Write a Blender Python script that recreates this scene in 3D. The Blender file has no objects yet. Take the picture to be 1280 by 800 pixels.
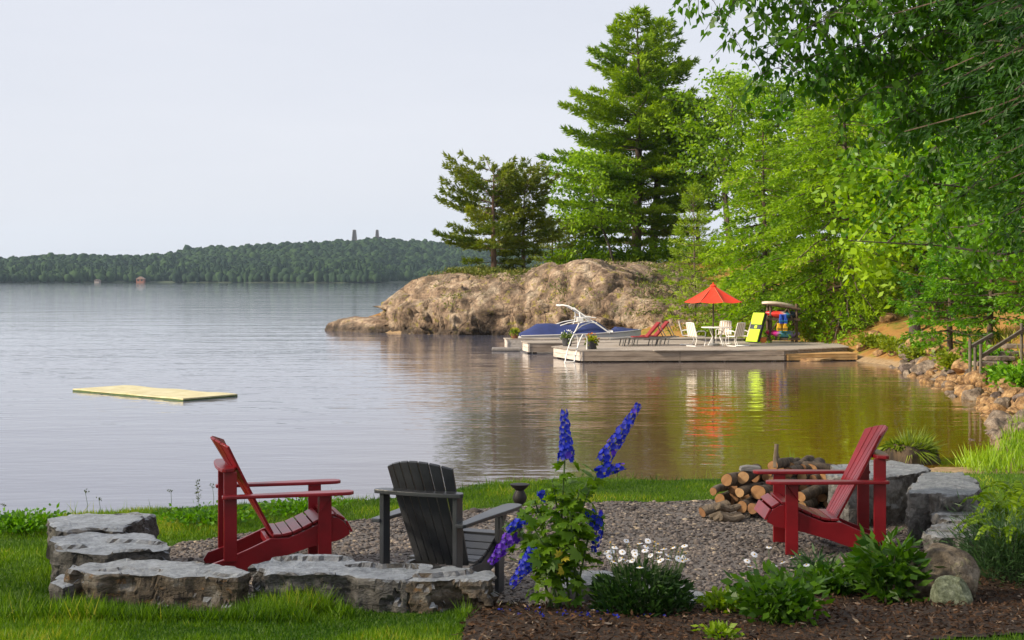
import bpy, bmesh, math, random
import numpy as np
from mathutils import Vector, Matrix, noise, Quaternion

# ------------------------------------------------------------------ camera, sky, sun, exposure
SC = bpy.context.scene
COL = SC.collection
F = 1800.0            # focal length in photo pixels
HZ = 349.0            # horizon row
CAMZ = 2.2
cam_d = bpy.data.cameras.new('camera'); cam = bpy.data.objects.new('camera', cam_d); COL.objects.link(cam)
cam_d.sensor_width = 36.0; cam_d.lens = F / 1280 * 36
cam_d.shift_y = (HZ - 400) / 1280
cam_d.clip_end = 12000; cam_d.clip_start = 0.1
cam.location = (0, 0, CAMZ); cam.rotation_euler = (math.pi / 2, 0, 0)
SC.camera = cam

SUN_AZ = math.radians(-106)      # compass direction the sun stands in, measured from +Y towards +X
SUN_EL = math.radians(28)
world = bpy.data.worlds.new('World'); SC.world = world; world.use_nodes = True
wn = world.node_tree.nodes; wl = world.node_tree.links
bg = wn['Background']; bg.inputs['Strength'].default_value = 0.1
skyt = wn.new('ShaderNodeTexSky'); skyt.sky_type = 'NISHITA'; skyt.sun_disc = False
skyt.sun_elevation = SUN_EL; skyt.sun_rotation = SUN_AZ; skyt.dust_density = 3; skyt.air_density = 1.0
tc = wn.new('ShaderNodeTexCoord')
mp = wn.new('ShaderNodeMapping'); mp.inputs['Scale'].default_value = (1.2, 1.2, 7.0)
wl.new(tc.outputs['Generated'], mp.inputs['Vector'])
cn = wn.new('ShaderNodeTexNoise'); cn.inputs['Scale'].default_value = 1.1; cn.inputs['Detail'].default_value = 5
cn.inputs['Roughness'].default_value = 0.55
wl.new(mp.outputs['Vector'], cn.inputs['Vector'])
cr = wn.new('ShaderNodeValToRGB')
cr.color_ramp.elements[0].position = 0.3; cr.color_ramp.elements[0].color = (4.75, 4.9, 5.45, 1)
cr.color_ramp.elements[1].position = 0.7; cr.color_ramp.elements[1].color = (5.3, 5.38, 5.85, 1)
wl.new(cn.outputs['Fac'], cr.inputs['Fac'])
mx = wn.new('ShaderNodeMix'); mx.data_type = 'RGBA'; mx.inputs['Factor'].default_value = 0.9
wl.new(skyt.outputs['Color'], mx.inputs['A']); wl.new(cr.outputs['Color'], mx.inputs['B'])
wl.new(mx.outputs['Result'], bg.inputs['Color'])

sun_d = bpy.data.lights.new('sun', 'SUN'); sun = bpy.data.objects.new('sun', sun_d); COL.objects.link(sun)
sun_d.energy = 5.0; sun_d.angle = math.radians(10); sun_d.color = (1.0, 0.87, 0.68)
sd = Vector((math.sin(SUN_AZ) * math.cos(SUN_EL), math.cos(SUN_AZ) * math.cos(SUN_EL), math.sin(SUN_EL)))
sun.rotation_euler = sd.to_track_quat('Z', 'Y').to_euler(); sun.location = (-20, -20, 30)
SC.view_settings.view_transform = 'Standard'; SC.view_settings.look = 'None'
SC.view_settings.gamma = 1.0; SC.view_settings.exposure = 0.70; SC.view_settings.use_curve_mapping = False
try:
    SC.cycles.volume_bounces = 1; SC.cycles.max_bounces = 8; SC.cycles.transparent_max_bounces = 8
    SC.cycles.volume_step_rate = 10
except Exception:
    pass

WATER = -0.9
rng = np.random.default_rng(7)
random.seed(7)

def at(px, py, d):
    """point seen at a photo pixel, d metres ahead"""
    return Vector(((px - 640) * d / F, d, CAMZ - (py - HZ) * d / F))
def on(px, py, z):
    """point seen at a photo pixel lying on the level z"""
    d = (CAMZ - z) * F / (py - HZ)
    return Vector(((px - 640) * d / F, d, z))

# ------------------------------------------------------------------ materials
MATS = {}
def nodes_of(m):
    m.use_nodes = True
    return m.node_tree.nodes, m.node_tree.links
def mat(name, col, rough=0.6, var=0.0, scale=8.0, bump=0.0, bscale=40.0, metal=0.0, spec=0.5, col2=None, coat=0.0, stretch=None, detail=4):
    """principled material whose colour wanders between col and col2 with noise, plus fine relief"""
    if name in MATS: return MATS[name]
    m = bpy.data.materials.new(name); n, l = nodes_of(m)
    b = n['Principled BSDF']
    b.inputs['Base Color'].default_value = (*col, 1); b.inputs['Roughness'].default_value = rough
    b.inputs['Metallic'].default_value = metal; b.inputs['Specular IOR Level'].default_value = spec
    b.inputs['Coat Weight'].default_value = coat
    t = n.new('ShaderNodeTexCoord'); vec = t.outputs['Object']
    if stretch:
        mpn = n.new('ShaderNodeMapping'); mpn.inputs['Scale'].default_value = stretch
        l.new(vec, mpn.inputs['Vector']); vec = mpn.outputs['Vector']
    if var or col2:
        nz = n.new('ShaderNodeTexNoise'); nz.inputs['Scale'].default_value = scale; nz.inputs['Detail'].default_value = detail
        nz.inputs['Roughness'].default_value = 0.6
        l.new(vec, nz.inputs['Vector'])
        r = n.new('ShaderNodeValToRGB')
        c2 = col2 if col2 else tuple(c * (1 + var) for c in col)
        c1 = col if col2 else tuple(c * (1 - var) for c in col)
        r.color_ramp.elements[0].position = 0.35; r.color_ramp.elements[1].position = 0.65
        r.color_ramp.elements[0].color = (*c1, 1); r.color_ramp.elements[1].color = (*c2, 1)
        l.new(nz.outputs['Fac'], r.inputs['Fac']); l.new(r.outputs['Color'], b.inputs['Base Color'])
    if bump:
        nb = n.new('ShaderNodeTexNoise'); nb.inputs['Scale'].default_value = bscale; nb.inputs['Detail'].default_value = 5
        l.new(vec, nb.inputs['Vector'])
        bp = n.new('ShaderNodeBump'); bp.inputs['Strength'].default_value = min(1, bump); bp.inputs['Distance'].default_value = 0.02
        l.new(nb.outputs['Fac'], bp.inputs['Height']); l.new(bp.outputs['Normal'], b.inputs['Normal'])
    MATS[name] = m
    return m

def leaf_mat(name, c1, c2, trans=0.35, rough=0.5, c3=None):
    """foliage: colour picked by the leaf's own 'tint' value, light shining through the blade"""
    if name in MATS: return MATS[name]
    m = bpy.data.materials.new(name); n, l = nodes_of(m)
    b = n['Principled BSDF']; out = n['Material Output']
    a = n.new('ShaderNodeAttribute'); a.attribute_name = 'tint'
    r = n.new('ShaderNodeValToRGB')
    r.color_ramp.elements[0].color = (*c1, 1); r.color_ramp.elements[1].color = (*c2, 1)
    if c3:
        e = r.color_ramp.elements.new(0.93); e.color = (*c2, 1); r.color_ramp.elements[-1].color = (*c3, 1)
    l.new(a.outputs['Fac'], r.inputs['Fac']); l.new(r.outputs['Color'], b.inputs['Base Color'])
    b.inputs['Roughness'].default_value = rough; b.inputs['Specular IOR Level'].default_value = 0.35
    tr = n.new('ShaderNodeBsdfTranslucent'); hs = n.new('ShaderNodeHueSaturation')
    hs.inputs['Value'].default_value = 1.25; hs.inputs['Saturation'].default_value = 1.1
    l.new(r.outputs['Color'], hs.inputs['Color']); l.new(hs.outputs['Color'], tr.inputs['Color'])
    ms = n.new('ShaderNodeMixShader'); ms.inputs['Fac'].default_value = trans
    l.new(b.outputs['BSDF'], ms.inputs[1]); l.new(tr.outputs['BSDF'], ms.inputs[2]); l.new(ms.outputs['Shader'], out.inputs['Surface'])
    MATS[name] = m
    return m

def rock_mat(name, base, light, dark, lichen=None, scale=3.0, rough=0.85, bump=0.9, strat=0.0, lich=0.62, bdist=0.02, crack=0.35, top=None, stain=None, grain=.35, streak=0):
    """stone: mottled colour, darker veins, optional lichen patches, rough relief"""
    if name in MATS: return MATS[name]
    m = bpy.data.materials.new(name); n, l = nodes_of(m); b = n['Principled BSDF']
    b.inputs['Roughness'].default_value = rough; b.inputs['Specular IOR Level'].default_value = 0.4
    t = n.new('ShaderNodeTexCoord')
    mpn = n.new('ShaderNodeMapping'); mpn.inputs['Scale'].default_value = (1, 1, 1 + strat); l.new(t.outputs['Object'], mpn.inputs['Vector'])
    def nz(s, d=6, ro=0.62):
        q = n.new('ShaderNodeTexNoise'); q.inputs['Scale'].default_value = s; q.inputs['Detail'].default_value = d; q.inputs['Roughness'].default_value = ro
        l.new(mpn.outputs['Vector'], q.inputs['Vector']); return q.outputs['Fac']
    r = n.new('ShaderNodeValToRGB'); e = r.color_ramp.elements
    e[0].position = 0.34; e[0].color = (*dark, 1); e[1].position = 0.66; e[1].color = (*light, 1)
    q = e.new(0.5); q.color = (*base, 1)
    l.new(nz(scale), r.inputs['Fac']); colr = r.outputs['Color']
    v = n.new('ShaderNodeTexVoronoi'); v.feature = 'DISTANCE_TO_EDGE'; v.inputs['Scale'].default_value = scale * 0.7
    wv = n.new('ShaderNodeMix'); wv.data_type = 'RGBA'; wv.inputs['Factor'].default_value = 0.25
    nq = n.new('ShaderNodeTexNoise'); nq.inputs['Scale'].default_value = scale * 1.5; nq.inputs['Detail'].default_value = 4
    l.new(mpn.outputs['Vector'], nq.inputs['Vector']); l.new(mpn.outputs['Vector'], wv.inputs['A']); l.new(nq.outputs['Color'], wv.inputs['B'])
    l.new(wv.outputs['Result'], v.inputs['Vector'])
    cr_ = n.new('ShaderNodeMapRange'); cr_.inputs['From Max'].default_value = 0.035; cr_.inputs['To Min'].default_value = 0.55; cr_.inputs['To Max'].default_value = 1.0
    l.new(v.outputs['Distance'], cr_.inputs['Value'])
    if lichen:
        lr = n.new('ShaderNodeMapRange'); lr.inputs['From Min'].default_value = lich; lr.inputs['From Max'].default_value = lich + 0.05
        l.new(nz(scale * 1.7, 8, 0.7), lr.inputs['Value'])
        mm = n.new('ShaderNodeMix'); mm.data_type = 'RGBA'; l.new(lr.outputs['Result'], mm.inputs['Factor'])
        l.new(colr, mm.inputs['A']); mm.inputs['B'].default_value = (*lichen, 1); colr = mm.outputs['Result']
    if top:      # smoother upper face; its paler blue-grey is sky light painted into the colour
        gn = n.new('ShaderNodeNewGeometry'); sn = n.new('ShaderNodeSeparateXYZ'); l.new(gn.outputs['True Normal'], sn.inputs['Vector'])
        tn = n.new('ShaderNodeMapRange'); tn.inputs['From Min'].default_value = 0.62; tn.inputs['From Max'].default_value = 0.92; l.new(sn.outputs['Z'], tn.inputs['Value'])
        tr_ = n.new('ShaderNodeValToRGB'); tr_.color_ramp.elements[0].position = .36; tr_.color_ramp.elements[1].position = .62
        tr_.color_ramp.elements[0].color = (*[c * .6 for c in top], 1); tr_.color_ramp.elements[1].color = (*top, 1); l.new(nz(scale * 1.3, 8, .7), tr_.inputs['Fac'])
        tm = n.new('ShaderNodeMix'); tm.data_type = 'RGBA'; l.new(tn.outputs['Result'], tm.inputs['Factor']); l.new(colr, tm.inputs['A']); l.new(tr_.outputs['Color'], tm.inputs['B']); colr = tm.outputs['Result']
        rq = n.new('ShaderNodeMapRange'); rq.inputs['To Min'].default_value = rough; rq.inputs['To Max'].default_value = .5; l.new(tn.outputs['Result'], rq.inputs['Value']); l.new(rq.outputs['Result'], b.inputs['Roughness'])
    if stain is not None:      # dark band left by the lake level
        g2 = n.new('ShaderNodeNewGeometry'); s2 = n.new('ShaderNodeSeparateXYZ'); l.new(g2.outputs['Position'], s2.inputs['Vector'])
        z2 = n.new('ShaderNodeMath'); z2.operation = 'MULTIPLY_ADD'; z2.inputs[1].default_value = -.5; l.new(nz(scale * 1.2), z2.inputs[0]); l.new(s2.outputs['Z'], z2.inputs[2])
        m2 = n.new('ShaderNodeMapRange'); m2.inputs['From Min'].default_value = stain - .25; m2.inputs['From Max'].default_value = stain - .55; m2.inputs['To Max'].default_value = .8; l.new(z2.outputs['Value'], m2.inputs['Value'])
        x2 = n.new('ShaderNodeMix'); x2.data_type = 'RGBA'; l.new(m2.outputs['Result'], x2.inputs['Factor']); l.new(colr, x2.inputs['A']); x2.inputs['B'].default_value = (.045, .03, .022, 1); colr = x2.outputs['Result']
    if streak:       # dark runs where water trickles down the face
        ms_ = n.new('ShaderNodeMapping'); ms_.inputs['Scale'].default_value = (1.1, 1.1, .16); l.new(t.outputs['Object'], ms_.inputs['Vector'])
        qs = n.new('ShaderNodeTexNoise'); qs.inputs['Scale'].default_value = 1.0; qs.inputs['Detail'].default_value = 5; l.new(ms_.outputs['Vector'], qs.inputs['Vector'])
        rs = n.new('ShaderNodeMapRange'); rs.inputs['From Min'].default_value = .40; rs.inputs['From Max'].default_value = .54; rs.inputs['To Min'].default_value = 1 - streak; l.new(qs.outputs['Fac'], rs.inputs['Value'])
        xs = n.new('ShaderNodeMix'); xs.data_type = 'RGBA'; xs.blend_type = 'MULTIPLY'; xs.inputs['Factor'].default_value = 1.0; l.new(colr, xs.inputs['A']); l.new(rs.outputs['Result'], xs.inputs['B']); colr = xs.outputs['Result']
    sp = n.new('ShaderNodeMapRange'); sp.inputs['From Min'].default_value = .36; sp.inputs['From Max'].default_value = .62; sp.inputs['To Min'].default_value = 1 - grain; sp.inputs['To Max'].default_value = 1 + grain * .35
    l.new(nz(scale * 5, 6, .75), sp.inputs['Value']); sm = n.new('ShaderNodeMix'); sm.data_type = 'RGBA'; sm.blend_type = 'MULTIPLY'; sm.inputs['Factor'].default_value = 1.0
    l.new(colr, sm.inputs['A']); l.new(sp.outputs['Result'], sm.inputs['B']); colr = sm.outputs['Result']
    mu = n.new('ShaderNodeMix'); mu.data_type = 'RGBA'; mu.blend_type = 'MULTIPLY'; mu.inputs['Factor'].default_value = crack
    l.new(colr, mu.inputs['A']); l.new(cr_.outputs['Result'], mu.inputs['B']); l.new(mu.outputs['Result'], b.inputs['Base Color'])
    ad = n.new('ShaderNodeMath'); ad.operation = 'MULTIPLY_ADD'; ad.inputs[1].default_value = 0.5
    l.new(cr_.outputs['Result'], ad.inputs[0]); l.new(nz(scale * 6, 8, 0.7), ad.inputs[2])
    bp = n.new('ShaderNodeBump'); bp.inputs['Strength'].default_value = bump; bp.inputs['Distance'].default_value = bdist
    l.new(ad.outputs['Value'], bp.inputs['Height']); l.new(bp.outputs['Normal'], b.inputs['Normal'])
    MATS[name] = m
    return m

# ------------------------------------------------------------------ object helpers
def link(o, parent=None):
    COL.objects.link(o)
    if parent is not None: o.parent = parent
    return o
def tag(o, label, cat, group=None):
    o['label'] = label; o['category'] = cat
    if group: o['group'] = group
    return o
def thing(name, label, cat, loc=(0, 0, 0), rz=0.0, group=None):
    o = bpy.data.objects.new(name, None); o.empty_display_size = 0.2; link(o)
    o.location = loc; o.rotation_euler = (0, 0, rz)
    return tag(o, label, cat, group)
def copy_tree(o, parent=None):
    c = o.copy(); COL.objects.link(c)
    if parent is not None: c.parent = parent
    for ch in list(o.children): copy_tree(ch, c)
    return c

class MB:
    """collects boxes, boards, tubes, prisms into one mesh"""
    def __init__(s): s.v = []; s.f = []; s.mi = []; s.cur = 0
    def add(s, vs, fs):
        o = len(s.v); s.v += [tuple(p) for p in vs]; s.f += [tuple(i + o for i in f) for f in fs]; s.mi += [s.cur] * len(fs)
    def hexa(s, p):   # 8 corners: bottom 4 ccw, top 4 ccw
        s.add(p, [(3, 2, 1, 0), (4, 5, 6, 7), (0, 1, 5, 4), (1, 2, 6, 5), (2, 3, 7, 6), (3, 0, 4, 7)])
    def box(s, x0, x1, y0, y1, z0, z1):
        s.hexa([(x0, y0, z0), (x1, y0, z0), (x1, y1, z0), (x0, y1, z0), (x0, y0, z1), (x1, y0, z1), (x1, y1, z1), (x0, y1, z1)])
    def beam(s, a, b, w, t, up=(0, 0, 1), w2=None):
        """board from a to b, w wide (across), t thick (along up)"""
        a = Vector(a); b = Vector(b); d = (b - a).normalized(); up = Vector(up)
        sd_ = d.cross(up)
        if sd_.length < 1e-4: sd_ = d.cross(Vector((1, 0, 0)))
        sd_.normalize(); n_ = sd_.cross(d).normalized(); w2 = w if w2 is None else w2
        c = []
        for zz in (-t / 2, t / 2):
            c += [a - sd_ * w / 2 + n_ * zz, b - sd_ * w2 / 2 + n_ * zz, b + sd_ * w2 / 2 + n_ * zz, a + sd_ * w / 2 + n_ * zz]
        s.hexa([c[3], c[2], c[1], c[0], c[7], c[6], c[5], c[4]])
    def tube(s, pts, r, n=8, cap=True):
        pts = [Vector(p) for p in pts]; k = len(pts)
        rr = r if isinstance(r, (list, tuple)) else [r] * k
        o = len(s.v); ref = None; vs = []
        for i, p in enumerate(pts):
            d = (pts[min(i + 1, k - 1)] - pts[max(i - 1, 0)])
            if d.length < 1e-9: d = Vector((0, 0, 1))
            d.normalize()
            if ref is None:
                ref = d.orthogonal().normalized()
            ref = (ref - d * ref.dot(d))
            if ref.length < 1e-5: ref = d.orthogonal()
            ref.normalize(); q = d.cross(ref)
            for j in range(n):
                a = 2 * math.pi * j / n
                vs.append(p + (ref * math.cos(a) + q * math.sin(a)) * rr[i])
        fs = []
        for i in range(k - 1):
            for j in range(n):
                fs.append((i * n + j, i * n + (j + 1) % n, (i + 1) * n + (j + 1) % n, (i + 1) * n + j))
        if cap:
            fs.append(tuple(range(n - 1, -1, -1))); fs.append(tuple((k - 1) * n + j for j in range(n)))
        s.add(vs, fs)
    def prism(s, poly, h0, h1, axis='z'):
        """extrude an outline; axis z: (x,y); axis y: (x,z) outline"""
        n = len(poly)
        mk = (lambda a, b, h: (a, b, h)) if axis == 'z' else ((lambda a, b, h: (a, h, b)) if axis == 'y' else (lambda a, b, h: (h, a, b)))
        vs = [mk(a, b, h0) for a, b in poly] + [mk(a, b, h1) for a, b in poly]
        fs = [tuple(range(n - 1, -1, -1)), tuple(range(n, 2 * n))] + [(i, (i + 1) % n, n + (i + 1) % n, n + i) for i in range(n)]
        s.add(vs, fs)
    def lathe(s, prof, n=16, c=(0, 0, 0)):
        vs = []; k = len(prof)
        for r, z in prof:
            for j in range(n):
                a = 2 * math.pi * j / n; vs.append((c[0] + r * math.cos(a), c[1] + r * math.sin(a), c[2] + z))
        fs = [(i * n + j, i * n + (j + 1) % n, (i + 1) * n + (j + 1) % n, (i + 1) * n + j) for i in range(k - 1) for j in range(n)]
        fs.append(tuple(range(n - 1, -1, -1))); fs.append(tuple((k - 1) * n + j for j in range(n)))
        s.add(vs, fs)
    def build(s, name, m, parent=None, smooth=False, bevel=0.0, seg=2):
        me = bpy.data.meshes.new(name); me.from_pydata(s.v, [], s.f)
        ms = m if isinstance(m, (list, tuple)) else [m]
        for q in ms: me.materials.append(q)
        bm = bmesh.new(); bm.from_mesh(me)
        if len(ms) > 1:
            for f, i in zip(bm.faces, s.mi): f.material_index = i
        bmesh.ops.recalc_face_normals(bm, faces=bm.faces)
        if bevel:
            ed = [e for e in bm.edges if len(e.link_faces) == 2 and e.calc_face_angle(0) > 0.5]
            bmesh.ops.bevel(bm, geom=ed, offset=bevel, segments=seg, profile=0.6, affect='EDGES', clamp_overlap=True)
        if smooth:
            for f in bm.faces: f.smooth = True
        bm.to_mesh(me); bm.free()
        if smooth:
            try: me.set_sharp_from_angle(angle=math.radians(40))
            except Exception: pass
        return link(bpy.data.objects.new(name, me), parent)

def np_mesh(name, V, Fq, m, parent=None, tint=None, smooth=False):
    """mesh from numpy arrays; Fq is (n,3) or (n,4)"""
    me = bpy.data.meshes.new(name)
    V = np.ascontiguousarray(V, np.float32); Fq = np.ascontiguousarray(Fq, np.int32); k = Fq.shape[1]; n = len(Fq)
    me.vertices.add(len(V)); me.vertices.foreach_set('co', V.ravel())
    me.loops.add(n * k); me.loops.foreach_set('vertex_index', Fq.ravel())
    me.polygons.add(n); me.polygons.foreach_set('loop_start', np.arange(0, n * k, k, dtype=np.int32))
    if smooth: me.polygons.foreach_set('use_smooth', np.ones(n, bool))
    me.update(calc_edges=True)
    if tint is not None:
        a = me.attributes.new('tint', 'FLOAT', 'POINT'); a.data.foreach_set('value', np.ascontiguousarray(tint, np.float32))
    me.materials.append(m)
    return link(bpy.data.objects.new(name, me), parent)

def unit(a): return a / (np.linalg.norm(a, axis=-1, keepdims=True) + 1e-9)
def rand_dirs(n, r=rng):
    return unit(r.normal(size=(n, 3)))
def blades(P, D, L, W, r=rng, fold=0.0, mid=0.45):
    """leaf shaped quads: base P, direction D, length L, half width W -> verts, faces"""
    n = len(P); S = unit(np.cross(D, rand_dirs(n, r)))
    L = np.broadcast_to(np.asarray(L, float).reshape(-1, 1), (n, 1)); W = np.broadcast_to(np.asarray(W, float).reshape(-1, 1), (n, 1))
    M = P + D * L * mid
    V = np.stack([P, M + S * W, P + D * L, M - S * W], 1).reshape(-1, 3)
    return V, np.arange(4 * n).reshape(n, 4)

# value noise for numpy arrays
_perm = np.random.default_rng(3).random((64, 64, 64))
def vnoise(p):
    p = np.asarray(p, float); i = np.floor(p).astype(int); f = p - i; f = f * f * (3 - 2 * f); r = 0
    for dx in (0, 1):
        for dy in (0, 1):
            for dz in (0, 1):
                w = (f[..., 0] if dx else 1 - f[..., 0]) * (f[..., 1] if dy else 1 - f[..., 1]) * (f[..., 2] if dz else 1 - f[..., 2])
                r = r + w * _perm[(i[..., 0] + dx) & 63, (i[..., 1] + dy) & 63, (i[..., 2] + dz) & 63]
    return r
def fbm(p, oct=4, gain=0.5):
    p = np.asarray(p, float); r = 0; a = 1; t = 0
    for k in range(oct):
        r = r + a * (vnoise(p * (2 ** k) + 17.3 * k) - 0.5); t += a; a *= gain
    return r / t * 2
def facets(P, size, amp, tilt, seed):
    """broken stone: each cell of a scattered-point pattern stands at its own height and leans its own way"""
    r = np.random.default_rng(seed); lo = P.min(0) - size; hi = P.max(0) + size; n = int(min(900, max(8, np.prod((hi - lo) / size)))); C = lo + r.random((n, 3)) * (hi - lo)
    Q = P + .35 * size * np.stack([fbm(P / size * 1.3 + k * 7.7 + seed, 2) for k in range(3)], -1); out = np.zeros(len(P)); h = r.normal(0, amp, n); g = r.normal(0, tilt, (n, 3))
    for i in range(0, len(P), 4000):
        q = Q[i:i + 4000]; d = ((q[:, None, :] - C[None]) ** 2).sum(-1); k = d.argmin(1); out[i:i + 4000] = h[k] + ((q - C[k]) * g[k]).sum(-1)
    return out
def ridged(p, oct=4):
    r = 0; a = 1; t = 0
    for k in range(oct):
        r = r + a * (1 - np.abs(2 * vnoise(np.asarray(p) * 2 ** k + 9.1 * k) - 1)); t += a; a *= 0.5
    return r / t

# ------------------------------------------------------------------ the land: one shoreline, one height function
SHORE = np.array([(-400, 12), (-40, 14), (-20, 16), (-9, 17.3), (-6.4, 17.6), (-3.5, 18.6), (-0.9, 20.5), (1.2, 20.9), (3.2, 21.4), (5.2, 22.8), (7.2, 24.0),
                  (8.2, 25.2), (9.4, 28), (10.9, 31.5), (11.6, 34.5), (12.1, 38), (12.6, 42), (13.2, 46), (13.7, 50.5), (13.2, 54), (12.6, 58),
                  (11.8, 63), (9.9, 68), (6.6, 73.5), (2.6, 77.5), (0, 79.8), (-3.6, 80.4), (-6.4, 82.2), (-9.4, 86), (-11.2, 89.5), (-10.6, 93.5),
                  (-7, 99), (0, 108), (20, 125), (60, 150), (140, 190), (400, 260), (400, -300), (-400, -300)], float)
def in_poly(x, y, P):
    c = np.zeros(np.shape(x), bool); j = len(P) - 1
    for i in range(len(P)):
        xi, yi = P[i]; xj, yj = P[j]
        if yi != yj:
            c ^= ((yi > y) != (yj > y)) & (x < (xj - xi) * (y - yi) / (yj - yi) + xi)
        j = i
    return c
def seg_dist(x, y, P, closed=True):
    d = np.full(np.shape(x), 1e9); n = len(P)
    for i in range(n if closed else n - 1):
        a = P[i]; b = P[(i + 1) % n]; e = b - a; L = (e ** 2).sum()
        t = np.clip(((x - a[0]) * e[0] + (y - a[1]) * e[1]) / L, 0, 1)
        d = np.minimum(d, np.hypot(x - a[0] - t * e[0], y - a[1] - t * e[1]))
    return d
def sdist(x, y):
    return np.where(in_poly(x, y, SHORE), 1, -1) * seg_dist(x, y, SHORE)
def sstep(a, b, t):
    t = np.clip((t - a) / (b - a), 0, 1); return t * t * (3 - 2 * t)
def height(x, y):
    x = np.asarray(x, float); y = np.asarray(y, float); s = sdist(x, y)
    P = np.stack([x, y, np.zeros_like(x)], -1)
    sw = s + 0.5 * fbm(P * 0.5, 3); sw = sw + 1.3 * sstep(6.5, 4.0, x) * np.clip(sw / 4, 0, 1)
    zn = np.interp(sw, [-60, -6, -1.2, 0, 1.5, 4.0, 5.6, 6.8, 60], [-5, -1.75, -1.08, -0.9, -0.88, -0.84, -0.08, 0, 0])
    zn = zn + 0.15 * sstep(9.45, 8.95, y) + 0.085 * np.clip(8.95 - y, 0, 5) + 0.012 * fbm(P * 1.3, 4)
    zh = np.interp(s, [-60, -6, -1, 0, 1, 3, 6, 10, 16, 30, 60, 200], [-5, -2.6, -1.3, -0.9, -0.45, 0.25, 1.2, 2.2, 3.3, 4.4, 6, 10])
    zh = zh + (0.28 * fbm(P * 0.45, 4) + 0.09 * fbm(P * 1.7, 3)) * sstep(0.0, 4, s)
    w = sstep(25, 31, y) * sstep(-25, -15, x + 0 * y) * (1 - 0.0)
    return zn * (1 - w) + zh * w
def hz(x, y): return float(height(np.array([x]), np.array([y]))[0])

def axis(spans):
    o = [spans[0][0]]
    for a, b, st in spans:
        k = max(1, int(round((b - a) / st))); o += list(np.linspace(a, b, k + 1)[1:])
    return np.array(o)
XS = axis([(-400, -60, 40), (-60, -14, 2.5), (-14, -6, 0.3), (-6, 7, 0.07), (7, 18, 0.2), (18, 40, 0.8), (40, 140, 6), (140, 400, 40)])
YS = axis([(-60, -4, 6), (-4, 6, 0.6), (6, 16, 0.07), (16, 30, 0.2), (30, 110, 0.5), (110, 260, 8)])
GX, GY = np.meshgrid(XS, YS)
GZ = height(GX, GY)
GRAVEL = np.array([(-2.75, 10.3), (-2.9, 11.4), (-2.75, 12.0), (-2.3, 12.45), (-1.25, 13.25), (0, 13.85), (1.0, 14.15), (1.9, 14.25), (2.9, 14.1), (3.6, 13.7), (3.75, 12.6),
                   (3.3, 11.6), (2.7, 10.75), (1.9, 10.15), (1.2, 9.75), (0.6, 9.55), (0.0, 9.4), (-0.4, 9.35), (-1.6, 9.35), (-2.3, 9.6)], float)
MULCH = np.array([(-0.28, 5.5), (-0.3, 7.7), (-0.2, 8.9), (0.0, 9.45), (0.6, 9.6), (1.2, 9.8), (1.9, 10.2), (2.7, 10.8), (3.1, 11.4), (3.75, 12.3), (5.0, 13.6), (6.2, 14.6), (7, 14.2), (7, 8.0),
                  (2.8, 7.95), (2.3, 7.75), (1.9, 7.3), (1.8, 5.5)], float)
def edge_noise(x, y, k): return 0.09 * fbm(np.stack([x * 1.5, y * 1.5, np.full_like(x, k)], -1), 3)
def in_area(x, y, P, k):
    dd = np.where(in_poly(x, y, P), 1, -1) * seg_dist(x, y, P)
    return dd + edge_noise(x, y, k) > 0
def sheet(name, mask, dz, m):
    ny, nx = GX.shape; idx = np.arange(nx * ny).reshape(ny, nx)
    q = np.stack([idx[:-1, :-1], idx[:-1, 1:], idx[1:, 1:], idx[1:, :-1]], -1)
    if mask is not None: q = q[mask]
    q = q.reshape(-1, 4); u, inv = np.unique(q, return_inverse=True)
    V = np.stack([GX.ravel()[u], GY.ravel()[u], GZ.ravel()[u] + dz], -1)
    o = np_mesh(name, V, inv.reshape(-1, 4), m, smooth=True); o['kind'] = 'structure'
    return o
CX = (GX[:-1, :-1] + GX[1:, 1:]) / 2; CY = (GY[:-1, :-1] + GY[1:, 1:]) / 2

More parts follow.
